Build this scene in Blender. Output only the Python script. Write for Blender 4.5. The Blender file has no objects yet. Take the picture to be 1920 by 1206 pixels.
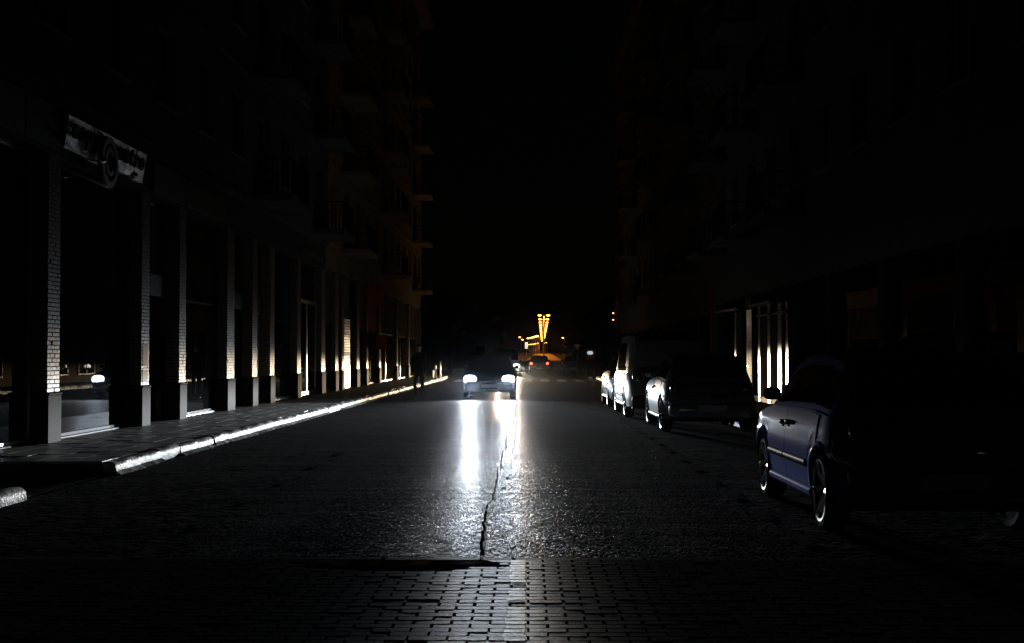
import bpy, bmesh, math, random
import numpy as np
from mathutils import Vector, Matrix

R = math.radians
rnd = random.Random(7)
SC = bpy.context.scene
COL = SC.collection

# ------------------------------------------------------------------ camera
CAM_H = 1.40
cam_d = bpy.data.cameras.new('camera')
cam = bpy.data.objects.new('camera', cam_d)
COL.objects.link(cam)
cam_d.sensor_width = 36.0
cam_d.lens = 2500 / 1920 * 36.0
cam_d.clip_start = 0.05
cam_d.clip_end = 6000
cam.location = (0, 0, CAM_H)
cam.rotation_euler = (R(90) + math.atan(65 / 2500), 0, math.atan(30 / 2500))
SC.camera = cam

# ------------------------------------------------------------------ night sky
W_ = bpy.data.worlds.new('World')
SC.world = W_
W_.use_nodes = True
wn = W_.node_tree
wn.nodes.clear()
wo = wn.nodes.new('ShaderNodeOutputWorld')
wb = wn.nodes.new('ShaderNodeBackground')
sk = wn.nodes.new('ShaderNodeTexSky')
sk.sky_type = 'NISHITA'
sk.sun_disc = False
sk.sun_elevation = R(4)
sk.sun_rotation = R(200)
wb.inputs['Strength'].default_value = 0.00014
wn.links.new(sk.outputs[0], wb.inputs['Color'])
wn.links.new(wb.outputs[0], wo.inputs['Surface'])

# ------------------------------------------------------------------ exposure, sampling
SC.view_settings.view_transform = 'Standard'
SC.view_settings.look = 'None'
SC.view_settings.exposure = 0.0
SC.view_settings.gamma = 1.0
SC.render.engine = 'CYCLES'
cy = SC.cycles
cy.use_denoising = True
try:
    cy.denoiser = 'OPENIMAGEDENOISE'
except Exception:
    pass
cy.max_bounces = 6
cy.diffuse_bounces = 2
cy.glossy_bounces = 4
cy.transmission_bounces = 4
cy.transparent_max_bounces = 8
cy.volume_bounces = 0
cy.sample_clamp_indirect = 3.0
cy.blur_glossy = 1.0
cy.use_light_tree = True
cy.caustics_reflective = False
cy.caustics_refractive = False

# ------------------------------------------------------------------ helpers
def P(px, py, d):
    """photo pixel + distance -> point (used for laying the street out)"""
    return ((px - 990) * d / 2500, d, CAM_H - (py - 668) * d / 2500)

def interp(x, pts):
    xs = [p[0] for p in pts]; ys = [p[1] for p in pts]
    return float(np.interp(x, xs, ys))

class MB:
    def __init__(self):
        self.v = []; self.f = []; self.m = []
        self.mi = 0
    def add(self, verts, faces):
        b = len(self.v)
        self.v.extend([tuple(p) for p in verts])
        for f in faces:
            self.f.append(tuple(i + b for i in f)); self.m.append(self.mi)
        return self
    def box(self, x0, x1, y0, y1, z0, z1):
        if x0 > x1: x0, x1 = x1, x0
        if y0 > y1: y0, y1 = y1, y0
        v = [(x0,y0,z0),(x1,y0,z0),(x1,y1,z0),(x0,y1,z0),(x0,y0,z1),(x1,y0,z1),(x1,y1,z1),(x0,y1,z1)]
        return self.add(v, [(3,2,1,0),(4,5,6,7),(0,1,5,4),(1,2,6,5),(2,3,7,6),(3,0,4,7)])
    def bbox(self, x0, x1, y0, y1, z0, z1, b=0.01):
        """box with chamfered vertical and top edges (24 verts)"""
        if x0 > x1: x0, x1 = x1, x0
        if y0 > y1: y0, y1 = y1, y0
        def ring(i, z):
            return [(x0+i,y0+b+i if 0 else y0+b,z) for _ in ()]
        b = min(b, (x1-x0)*.45, (y1-y0)*.45, (z1-z0)*.45)
        def loop(o, z):
            return [(x0+b,y0+o,z),(x1-b,y0+o,z),(x1-o,y0+b,z),(x1-o,y1-b,z),(x1-b,y1-o,z),(x0+b,y1-o,z),(x0+o,y1-b,z),(x0+o,y0+b,z)]
        inner = [(x0+b,y0+b,0),(x1-b,y0+b,0),(x1-b,y1-b,0),(x0+b,y1-b,0)]
        v = loop(0, z0) + loop(0, z1-b) + [(x0+b,y0+b,z1),(x1-b,y0+b,z1),(x1-b,y1-b,z1),(x0+b,y1-b,z1)]
        f = [tuple(reversed(range(8)))]
        for i in range(8):
            j = (i+1) % 8
            f.append((i, j, 8+j, 8+i))
        f += [(8,9,17,16),(9,10,17),(10,11,18,17),(11,12,18),(12,13,19,18),(13,14,19),(14,15,16,19),(15,8,16),(16,17,18,19)]
        return self.add(v, f)
    def prism(self, poly, axis, a, b):
        """extrude 2D polygon along axis (0,1,2) between a and b"""
        n = len(poly)
        def mk(p, c):
            if axis == 0: return (c, p[0], p[1])
            if axis == 1: return (p[0], c, p[1])
            return (p[0], p[1], c)
        v = [mk(p, a) for p in poly] + [mk(p, b) for p in poly]
        f = [tuple(range(n))[::-1], tuple(range(n, 2*n))]
        for i in range(n):
            j = (i+1) % n
            f.append((i, j, n+j, n+i))
        return self.add(v, f)
    def tube(self, pts, r, n=8, caps=True):
        pts = [Vector(p) for p in pts]
        rs = r if isinstance(r, (list, tuple)) else [r]*len(pts)
        v = []; f = []
        up = Vector((0,0,1))
        for i, p in enumerate(pts):
            t = (pts[min(i+1,len(pts)-1)] - pts[max(i-1,0)]).normalized()
            ref = up if abs(t.dot(up)) < .95 else Vector((1,0,0))
            a = t.cross(ref).normalized(); c = a.cross(t).normalized()
            for k in range(n):
                an = 2*math.pi*k/n
                v.append(p + (a*math.cos(an) + c*math.sin(an))*rs[i])
        for i in range(len(pts)-1):
            for k in range(n):
                l = (k+1) % n
                f.append((i*n+k, i*n+l, (i+1)*n+l, (i+1)*n+k))
        if caps:
            f.append(tuple(range(n))[::-1]); f.append(tuple((len(pts)-1)*n+k for k in range(n)))
        return self.add(v, f)
    def lathe(self, prof, n=24, axis=0, c=(0,0,0), closed=False):
        """revolve (radius, along) profile about axis"""
        v = []; f = []
        m = len(prof)
        for k in range(n):
            an = 2*math.pi*k/n
            ca, sa = math.cos(an), math.sin(an)
            for r, a in prof:
                if axis == 0: p = (a, r*ca, r*sa)
                elif axis == 1: p = (r*ca, a, r*sa)
                else: p = (r*ca, r*sa, a)
                v.append((p[0]+c[0], p[1]+c[1], p[2]+c[2]))
        for k in range(n):
            l = (k+1) % n
            for i in range(m-1 if not closed else m):
                j = (i+1) % m
                f.append((k*m+i, l*m+i, l*m+j, k*m+j))
        return self.add(v, f)
    def blob(self, c, s, e=1.0, nu=14, nv=9):
        """superellipsoid, e<1 is boxy"""
        def sp(x): return math.copysign(abs(x)**e, x)
        v = []; f = []
        for i in range(nv+1):
            ph = -math.pi/2 + math.pi*i/nv
            for k in range(nu):
                th = 2*math.pi*k/nu
                v.append((c[0]+s[0]*sp(math.cos(ph))*sp(math.cos(th)), c[1]+s[1]*sp(math.cos(ph))*sp(math.sin(th)), c[2]+s[2]*sp(math.sin(ph))))
        for i in range(nv):
            for k in range(nu):
                l = (k+1) % nu
                f.append((i*nu+k, i*nu+l, (i+1)*nu+l, (i+1)*nu+k))
        return self.add(v, f)
    def grid(self, rows):
        """rows: list of equal-length point lists"""
        n = len(rows[0]); v = [p for r_ in rows for p in r_]; f = []
        for i in range(len(rows)-1):
            for k in range(n-1):
                f.append((i*n+k, i*n+k+1, (i+1)*n+k+1, (i+1)*n+k))
        return self.add(v, f)
    def mesh(self, name, mats, smooth=False, angle=35, fix=True):
        me = bpy.data.meshes.new(name)
        me.from_pydata(self.v, [], self.f)
        if not isinstance(mats, (list, tuple)): mats = [mats]
        for m in mats: me.materials.append(m)
        if len(mats) > 1: me.polygons.foreach_set('material_index', self.m)
        if fix:
            bm = bmesh.new(); bm.from_mesh(me)
            bmesh.ops.remove_doubles(bm, verts=bm.verts, dist=1e-5)
            bmesh.ops.recalc_face_normals(bm, faces=bm.faces)
            bm.to_mesh(me); bm.free()
        if smooth:
            me.polygons.foreach_set('use_smooth', [True]*len(me.polygons))
            me.set_sharp_from_angle(angle=R(angle))
        me.update()
        return me
    def build(self, name, mats, parent=None, smooth=False, angle=35, fix=True):
        o = bpy.data.objects.new(name, self.mesh(name, mats, smooth, angle, fix))
        COL.objects.link(o)
        if parent: o.parent = parent
        return o

def tag(o, label=None, cat=None, group=None, kind=None):
    if label: o['label'] = label
    if cat: o['category'] = cat
    if group: o['group'] = group
    if kind: o['kind'] = kind
    return o

def empty(name, loc=(0,0,0), rz=0):
    o = bpy.data.objects.new(name, None)
    o.empty_display_size = .2
    COL.objects.link(o)
    o.location = loc; o.rotation_euler = (0,0,rz)
    return o

def inst(name, me, parent=None, loc=(0,0,0), rot=(0,0,0), sc=(1,1,1)):
    o = bpy.data.objects.new(name, me)
    COL.objects.link(o)
    if parent: o.parent = parent
    o.location = loc; o.rotation_euler = rot; o.scale = sc
    return o

def copy_tree(o, parent=None):
    c = o.copy(); COL.objects.link(c); c.parent = parent
    for ch in list(o.children): copy_tree(ch, c)
    return c

# ------------------------------------------------------------------ materials
def to_matte(m, w, rough):
    """rough mineral surface: diffuse plus a weak constant sheen (no grazing Fresnel mirror)"""
    nt = m.node_tree; b = nt.nodes['Principled BSDF']
    out = [n for n in nt.nodes if n.type == 'OUTPUT_MATERIAL'][0]
    df = nt.nodes.new('ShaderNodeBsdfDiffuse'); gl = nt.nodes.new('ShaderNodeBsdfGlossy'); ad = nt.nodes.new('ShaderNodeAddShader')
    gl.inputs['Color'].default_value = (w, w, w, 1)
    df.inputs['Roughness'].default_value = .6
    def carry(i, targets):
        if b.inputs[i].links:
            for t in targets: nt.links.new(b.inputs[i].links[0].from_socket, t)
        else:
            for t in targets: t.default_value = b.inputs[i].default_value
    carry('Base Color', [df.inputs['Color']]); carry('Roughness', [gl.inputs['Roughness']])
    if b.inputs['Normal'].links: carry('Normal', [df.inputs['Normal'], gl.inputs['Normal']])
    nt.links.new(df.outputs[0], ad.inputs[0]); nt.links.new(gl.outputs[0], ad.inputs[1])
    nt.links.new(ad.outputs[0], out.inputs['Surface'])
    nt.nodes.remove(b)

def mat(name, col, rough=.6, metal=0.0, spec=.5, noise=None, bump=None, coat=0.0, emit=None, col2=None, rrange=None, objrand=0.0, matte=None):
    m = bpy.data.materials.new(name); m.use_nodes = True
    nt = m.node_tree; b = nt.nodes['Principled BSDF']
    b.inputs['Base Color'].default_value = (*col, 1)
    b.inputs['Roughness'].default_value = rough
    b.inputs['Metallic'].default_value = metal
    b.inputs['Specular IOR Level'].default_value = spec
    b.inputs['Coat Weight'].default_value = coat
    b.inputs['Coat Roughness'].default_value = .04
    tc = nt.nodes.new('ShaderNodeTexCoord')
    src = None
    if noise:
        sc, detail, amt = noise
        n = nt.nodes.new('ShaderNodeTexNoise'); n.inputs['Scale'].default_value = sc; n.inputs['Detail'].default_value = detail
        nt.links.new(tc.outputs['Object'], n.inputs['Vector'])
        mx = nt.nodes.new('ShaderNodeMixRGB')
        c2 = col2 if col2 else tuple(c*(1-amt) for c in col)
        mx.inputs[1].default_value = (*col, 1); mx.inputs[2].default_value = (*c2, 1)
        cr = nt.nodes.new('ShaderNodeMapRange'); cr.inputs[1].default_value = .35; cr.inputs[2].default_value = .65
        nt.links.new(n.outputs[0], cr.inputs[0]); nt.links.new(cr.outputs[0], mx.inputs[0])
        src = mx.outputs[0]
        if rrange:
            rr = nt.nodes.new('ShaderNodeMapRange'); rr.inputs[1].default_value = .3; rr.inputs[2].default_value = .7
            rr.inputs[3].default_value = rrange[0]; rr.inputs[4].default_value = rrange[1]
            nt.links.new(n.outputs[0], rr.inputs[0]); nt.links.new(rr.outputs[0], b.inputs['Roughness'])
    if objrand:
        oi = nt.nodes.new('ShaderNodeObjectInfo')
        hv = nt.nodes.new('ShaderNodeHueSaturation')
        mr = nt.nodes.new('ShaderNodeMapRange'); mr.inputs[3].default_value = 1-objrand; mr.inputs[4].default_value = 1+objrand
        nt.links.new(oi.outputs['Random'], mr.inputs[0]); nt.links.new(mr.outputs[0], hv.inputs['Value'])
        if src: nt.links.new(src, hv.inputs['Color'])
        else: hv.inputs['Color'].default_value = (*col, 1)
        src = hv.outputs[0]
    if src: nt.links.new(src, b.inputs['Base Color'])
    if bump:
        sc, strength, dist = bump[:3]
        n = nt.nodes.new('ShaderNodeTexNoise'); n.inputs['Scale'].default_value = sc; n.inputs['Detail'].default_value = 4
        nt.links.new(tc.outputs['Object'], n.inputs['Vector'])
        bp = nt.nodes.new('ShaderNodeBump'); bp.inputs['Strength'].default_value = strength; bp.inputs['Distance'].default_value = dist
        nt.links.new(n.outputs[0], bp.inputs['Height']); nt.links.new(bp.outputs[0], b.inputs['Normal'])
    if matte is not None: to_matte(m, matte, rough)
    if emit:
        b.inputs['Emission Color'].default_value = (*emit[0], 1)
        b.inputs['Emission Strength'].default_value = emit[1]
    return m

def glass_mat(name, tint=(.02,.022,.025), clear=.55):
    """window glass: Fresnel mirror over a mix of clear and dusty tint"""
    m = bpy.data.materials.new(name); m.use_nodes = True
    nt = m.node_tree; nt.nodes.clear()
    out = nt.nodes.new('ShaderNodeOutputMaterial')
    gl = nt.nodes.new('ShaderNodeBsdfGlossy'); gl.inputs['Roughness'].default_value = .004
    gl.inputs['Color'].default_value = (.95,.97,1,1)
    tr = nt.nodes.new('ShaderNodeBsdfTransparent')
    df = nt.nodes.new('ShaderNodeBsdfDiffuse'); df.inputs['Color'].default_value = (*tint, 1)
    m1 = nt.nodes.new('ShaderNodeMixShader'); m1.inputs[0].default_value = clear
    nt.links.new(df.outputs[0], m1.inputs[1]); nt.links.new(tr.outputs[0], m1.inputs[2])
    fr = nt.nodes.new('ShaderNodeFresnel'); fr.inputs['IOR'].default_value = 1.9
    m2 = nt.nodes.new('ShaderNodeMixShader')
    nt.links.new(fr.outputs[0], m2.inputs[0]); nt.links.new(m1.outputs[0], m2.inputs[1]); nt.links.new(gl.outputs[0], m2.inputs[2])
    nt.links.new(m2.outputs[0], out.inputs['Surface'])
    return m

def asphalt_mat(name, base=.035, r0=.30, r1=.50, sheen=.05, broad=(.55, .04)):
    m = bpy.data.materials.new(name); m.use_nodes = True
    nt = m.node_tree; b = nt.nodes['Principled BSDF']
    tc = nt.nodes.new('ShaderNodeTexCoord')
    def noise(sc, det, rough=.6, vec=None):
        n = nt.nodes.new('ShaderNodeTexNoise'); n.inputs['Scale'].default_value = sc
        n.inputs['Detail'].default_value = det; n.inputs['Roughness'].default_value = rough
        nt.links.new(vec if vec else tc.outputs['Object'], n.inputs['Vector']); return n.outputs[0]
    def mr(s, a, b_, c, d):
        k = nt.nodes.new('ShaderNodeMapRange'); k.inputs[1].default_value = a; k.inputs[2].default_value = b_
        k.inputs[3].default_value = c; k.inputs[4].default_value = d; nt.links.new(s, k.inputs[0]); return k.outputs[0]
    def math_(op, a, b_):
        k = nt.nodes.new('ShaderNodeMath'); k.operation = op
        for i, s in enumerate((a, b_)):
            if isinstance(s, (int, float)): k.inputs[i].default_value = s
            else: nt.links.new(s, k.inputs[i])
        return k.outputs[0]
    big = noise(.5, 3); mid = noise(3.0, 4); 
    mp = nt.nodes.new('ShaderNodeMapping'); mp.inputs['Scale'].default_value = (.12, 1.6, 1)
    nt.links.new(tc.outputs['Object'], mp.inputs['Vector'])
    streak = noise(2.2, 4, .6, mp.outputs[0])
    v = math_('MULTIPLY', mr(mid, .3, .7, .75, 1.25), mr(big, .3, .7, .8, 1.2))
    v = math_('MULTIPLY', v, base)
    cc = nt.nodes.new('ShaderNodeCombineColor')
    nt.links.new(v, cc.inputs[0]); nt.links.new(v, cc.inputs[1]); nt.links.new(v, cc.inputs[2])
    nt.links.new(cc.outputs[0], b.inputs['Base Color'])
    rr = math_('ADD', mr(big, .3, .7, r0, r1), mr(streak, .35, .65, -.06, .06))
    nt.links.new(rr, b.inputs['Roughness'])
    vo = nt.nodes.new('ShaderNodeTexVoronoi'); vo.inputs['Scale'].default_value = 85
    nt.links.new(tc.outputs['Object'], vo.inputs['Vector'])
    fine = noise(45, 3, .65)
    h = math_('ADD', math_('MULTIPLY', vo.outputs['Distance'], -.5), math_('MULTIPLY', fine, .8))
    h = math_('ADD', h, math_('MULTIPLY', streak, 2.5))
    bp = nt.nodes.new('ShaderNodeBump'); bp.inputs['Strength'].default_value = .75; bp.inputs['Distance'].default_value = .010
    nt.links.new(h, bp.inputs['Height']); nt.links.new(bp.outputs[0], b.inputs['Normal'])
    # sheen varies from stone to stone
    g1 = noise(38, 2, .7); g2 = noise(11, 3, .6)
    grain = math_('MULTIPLY', mr(g1, .38, .66, .12, 2.0), mr(g2, .3, .7, .55, 1.4))
    grain = math_('MULTIPLY', grain, mr(streak, .35, .65, .7, 1.25))
    nrm = b.inputs['Normal'].links[0].from_socket
    out = [n for n in nt.nodes if n.type == 'OUTPUT_MATERIAL'][0]
    df = nt.nodes.new('ShaderNodeBsdfDiffuse'); df.inputs['Roughness'].default_value = .6
    nt.links.new(cc.outputs[0], df.inputs['Color']); nt.links.new(nrm, df.inputs['Normal'])
    last = df.outputs[0]
    for rough_s, w in ((rr, sheen), (broad[0], broad[1])):
        gl = nt.nodes.new('ShaderNodeBsdfGlossy'); c3 = nt.nodes.new('ShaderNodeCombineColor')
        gv = math_('MULTIPLY', grain, w)
        for i in range(3): nt.links.new(gv, c3.inputs[i])
        nt.links.new(c3.outputs[0], gl.inputs['Color']); nt.links.new(nrm, gl.inputs['Normal'])
        if isinstance(rough_s, float): gl.inputs['Roughness'].default_value = rough_s
        else: nt.links.new(rough_s, gl.inputs['Roughness'])
        ad = nt.nodes.new('ShaderNodeAddShader'); nt.links.new(last, ad.inputs[0]); nt.links.new(gl.outputs[0], ad.inputs[1]); last = ad.outputs[0]
    nt.links.new(last, out.inputs['Surface'])
    nt.nodes.remove(b)
    return m

M = {}
M['asphalt'] = asphalt_mat('asphalt', .034, .19, .26, .0040, (.52, .018))
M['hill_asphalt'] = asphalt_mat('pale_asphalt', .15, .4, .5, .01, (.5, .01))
M['ground'] = mat('ground', (.012,.012,.009), .9, noise=(.3,4,.4), matte=0.01)
M['crack'] = mat('crack_tar', (.006,.006,.006), .95, spec=.1, matte=0)
M['paint'] = mat('worn_road_paint', (.5,.5,.48), .36, noise=(7,6,.6), col2=(.06,.06,.06), bump=(60,.4,.004), matte=.012)
M['paint_paver'] = mat('worn_paver_paint', (.5,.5,.48), .34, noise=(11,5,.6), col2=(.10,.10,.10), bump=(60,.4,.003), matte=.022)
M['paint_faint'] = mat('faint_road_paint', (.05,.05,.048), .5, noise=(5,5,.6), col2=(.022,.022,.022), bump=(60,.5,.006), matte=.012)
M['paver'] = mat('paver', (.045,.045,.048), .36, noise=(14,4,.4), bump=(70,.5,.003), objrand=.3, matte=.016)
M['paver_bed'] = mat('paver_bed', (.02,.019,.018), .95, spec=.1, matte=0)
M['edging'] = mat('edging_concrete', (.07,.07,.07), .45, noise=(3,5,.6), bump=(40,.5,.006), matte=.014)
M['slab'] = mat('paving_slab', (.05,.048,.045), .33, noise=(6,4,.35), bump=(30,.2,.002), objrand=.15, matte=.38)
M['slab_bed'] = mat('paving_bed', (.05,.049,.047), .42, noise=(4,4,.3), bump=(14,.4,.006), matte=.06)
M['kerb'] = mat('white_kerb_paint', (.72,.72,.70), .45, noise=(3.5,8,.6), col2=(.07,.07,.068), bump=(24,.7,.012), objrand=.4, matte=.03)
M['kerb_raw'] = mat('bare_kerb_concrete', (.26,.26,.25), .5, noise=(5,6,.6), col2=(.08,.08,.08), bump=(24,.7,.012), matte=.05)
M['kerb_shaded'] = mat('shaded_kerb_concrete', (.05,.05,.048), .8, noise=(5,6,.6), bump=(24,.7,.012), matte=.005)  # shade painted into the kerb colour, muting headlamp light under the nearest car
M['brick'] = mat('brick', (.24,.18,.14), .42, noise=(11,3,.35), bump=(55,.4,.004), objrand=.35, matte=.10)
M['mortar'] = mat('mortar', (.05,.047,.045), .95, spec=.1, matte=0)
M['plinth'] = mat('plinth_render', (.042,.042,.042), .6, noise=(9,4,.2), bump=(60,.4,.004), matte=.02)
M['plaster'] = mat('grey_plaster', (.15,.147,.14), .85, noise=(1.3,5,.3), bump=(20,.3,.006), matte=.008)
M['plaster_warm'] = mat('ochre_plaster', (.40,.27,.15), .8, noise=(1.1,5,.3), bump=(20,.3,.006), matte=0.02)
M['plaster_dark'] = mat('brown_plaster', (.18,.13,.10), .85, noise=(1.1,5,.3), bump=(20,.3,.006), matte=0.01)
M['fascia'] = mat('fascia_sheet', (.09,.088,.085), .5, noise=(3,4,.3), matte=0.04)
M['frame'] = mat('aluminium_frame', (.42,.42,.42), .32, .85)
M['frame_white'] = mat('white_frame', (.38,.37,.35), .25, noise=(20,3,.2))
M['frame_dark'] = mat('dark_frame', (.04,.04,.04), .4, matte=.015)
M['shutter'] = mat('shutter_enamel', (.66,.60,.50), .27, noise=(2,3,.15))
M['slat'] = mat('roller_slat', (.55,.54,.5), .3, .4)
M['sill'] = mat('stone_sill', (.30,.29,.27), .5, noise=(9,4,.3), matte=.04)
M['glass'] = glass_mat('shop_glass')
M['glass_up'] = glass_mat('flat_window_glass', (.015,.016,.018), .3)
M['inside'] = mat('dark_room', (.03,.03,.03), .9)
M['black'] = mat('black_plastic', (.012,.012,.013), .4, matte=.007)
M['rubber'] = mat('tyre_rubber', (.014,.014,.014), .6, matte=.0015)
M['alloy'] = mat('wheel_alloy', (.34,.34,.35), .35, matte=.07)
M['hub'] = mat('wheel_cover', (.12,.12,.125), .35, matte=.06)
M['chrome'] = mat('chrome', (.7,.7,.72), .12, 1.0)
M['carglass'] = mat('car_glass', (.006,.007,.008), .03, spec=.6)
M['sign_metal'] = mat('sign_metal', (.88,.88,.9), .55, .95, bump=(2.6,.9,.07))
M['ring_metal'] = mat('ring_metal', (.30,.30,.31), .5, .9)
M['letter'] = mat('sign_letter', (.012,.012,.013), .3)
M['pole'] = mat('lamp_pole', (.20,.19,.18), .55)
M['orange_tint_panel'] = mat('orange_tint_panel', (.62,.22,.03), .5, noise=(3,3,.2), matte=.008)  # sodium lamp glow put into the colour of the left block's panels and signs
M['red_board'] = mat('red_board', (.35,.05,.03), .5, noise=(4,3,.3))
M['yellow'] = mat('yellow_sign', (.7,.45,.05), .5)
M['signwhite'] = mat('white_sign', (.75,.75,.75), .45)
M['signred'] = mat('red_sign', (.5,.03,.03), .45)
M['paper'] = mat('paper', (.75,.72,.68), .7)
M['twig'] = mat('twig', (.22,.15,.08), .8)
M['tail'] = mat('lit_tail_lamp', (.3,.01,.01), .3, emit=((1,.03,.02), 3))
M['tail_core'] = mat('lit_tail_core', (.3,.05,.02), .3, emit=((1,.25,.10), 9))
M['tail_off'] = mat('tail_lamp', (.12,.008,.008), .15, coat=1)
M['lens_off'] = mat('lamp_lens', (.10,.10,.105), .12, coat=1)
M['plate'] = mat('number_plate', (.65,.65,.62), .4)
M['head_cool'] = mat('lit_headlamp', (1,1,1), .3, emit=((.82,.91,1), 10))
M['head_warm'] = mat('lit_headlamp_warm', (1,1,1), .3, emit=((1,.93,.8), 14))
M['sodium'] = mat('sodium_lamp', (1,.7,.3), .3, emit=((1,.40,.07), 11))
M['sodium_small'] = mat('small_orange_lamp', (1,.6,.3), .3, emit=((1,.38,.10), 4))
M['blue_sign'] = mat('lit_pale_sign', (.8,.9,1), .4, emit=((.75,.9,1), .55))
M['pale_lamp'] = mat('pale_lamp', (.9,.95,1), .4, emit=((.8,.9,1), .6))
M['pipe'] = mat('red_pipe', (.6,.08,.04), .4)
M['skin'] = mat('skin', (.45,.28,.2), .5)
M['hair'] = mat('hair', (.02,.015,.012), .5)
M['coat'] = mat('dark_coat', (.012,.013,.018), .8, noise=(20,3,.3))
M['trousers'] = mat('dark_trousers', (.014,.014,.016), .75)
M['shoe'] = mat('shoe', (.06,.06,.06), .3)
M['leaf'] = mat('foliage', (.05,.075,.03), .7)
M['bark'] = mat('bark', (.07,.05,.035), .9)
M['tile'] = mat('roof_tile', (.22,.09,.06), .7)
def paint(name, col, metal=.35, rough=.32, w1=.02, w2=.10):
    """car paint: pigment, a soft flake sheen and a sharp lacquer reflection"""
    m = mat(name, col, .30, matte=w1)
    nt = m.node_tree
    out = [n for n in nt.nodes if n.type == 'OUTPUT_MATERIAL'][0]
    gl = nt.nodes.new('ShaderNodeBsdfGlossy'); gl.inputs['Roughness'].default_value = .05; gl.inputs['Color'].default_value = (w2, w2, w2, 1)
    ad = nt.nodes.new('ShaderNodeAddShader')
    nt.links.new(out.inputs['Surface'].links[0].from_socket, ad.inputs[0]); nt.links.new(gl.outputs[0], ad.inputs[1])
    nt.links.new(ad.outputs[0], out.inputs['Surface'])
    return m
M['p_blue'] = paint('blue_grey_paint', (.15,.185,.42), w1=.0006, w2=.03)
M['p_silver'] = paint('silver_paint', (.22,.235,.26), w1=.02, w2=.08)
M['p_white'] = paint('white_paint', (.24,.235,.225), w1=.03)
M['p_dark'] = paint('dark_paint', (.012,.016,.022), .2, .35)
M['p_black'] = paint('black_paint', (.008,.008,.009), .1, .35)
M['p_grey'] = paint('grey_paint', (.30,.31,.32), .5, .35)

# ------------------------------------------------------------------ headlamp beams
def beam(name, loc, parent, power, color, radius=.06, sig_h=.55, hot_h=.30, cut=.010, soft=.030, spill=.004, yaw=0.0, tilt=0.0):
    ld = bpy.data.lights.new(name, 'SPOT')
    ld.energy = power; ld.color = color; ld.shadow_soft_size = radius
    ld.spot_size = R(150); ld.spot_blend = .6
    ld.use_nodes = True
    nt = ld.node_tree
    em = [n for n in nt.nodes if n.type == 'EMISSION'][0]
    tc = nt.nodes.new('ShaderNodeTexCoord')
    sx = nt.nodes.new('ShaderNodeSeparateXYZ'); nt.links.new(tc.outputs['Normal'], sx.inputs[0])
    def mth(op, a, b=None):
        k = nt.nodes.new('ShaderNodeMath'); k.operation = op
        for i, s in enumerate((a, b)):
            if s is None: continue
            if isinstance(s, (int, float)): k.inputs[i].default_value = s
            else: nt.links.new(s, k.inputs[i])
        return k.outputs[0]
    az = mth('MAXIMUM', mth('ABSOLUTE', sx.outputs[2]), .05)
    h = mth('DIVIDE', sx.outputs[0], az)
    v = mth('DIVIDE', sx.outputs[1], az)
    def gauss(x, s):
        q = mth('DIVIDE', x, s); q = mth('MULTIPLY', q, q)
        return mth('POWER', 2.71828, mth('MULTIPLY', q, -1.0))
    hor = mth('ADD', mth('MULTIPLY', gauss(h, hot_h), .75), mth('MULTIPLY', gauss(h, sig_h), .25))
    mr = nt.nodes.new('ShaderNodeMapRange'); mr.interpolation_type = 'SMOOTHSTEP'
    mr.inputs[1].default_value = cut - soft; mr.inputs[2].default_value = cut + soft
    mr.inputs[3].default_value = 1; mr.inputs[4].default_value = 0
    nt.links.new(v, mr.inputs[0])
    below = mth('ADD', mth('MULTIPLY', gauss(v, .05), .70), mth('MULTIPLY', gauss(v, .25), .30))
    prof = mth('MULTIPLY', mth('MULTIPLY', hor, mr.outputs[0]), below)
    sp = mth('MULTIPLY', mth('MULTIPLY', gauss(h, .6), gauss(v, .14)), spill)
    kick = nt.nodes.new('ShaderNodeMapRange')      # dipped beam: more light towards the car's own kerb side
    kick.inputs[1].default_value = -.12; kick.inputs[2].default_value = .12; kick.inputs[3].default_value = .15; kick.inputs[4].default_value = 1
    nt.links.new(h, kick.inputs[0]); sp = mth('MULTIPLY', sp, kick.outputs[0])
    nt.links.new(mth('ADD', prof, sp), em.inputs['Strength'])
    o = bpy.data.objects.new(name, ld); COL.objects.link(o)
    o.parent = parent
    o.location = loc
    o.rotation_euler = (R(90) - tilt, 0, yaw)   # aims along the car's own +Y, local Y up
    return o

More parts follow.
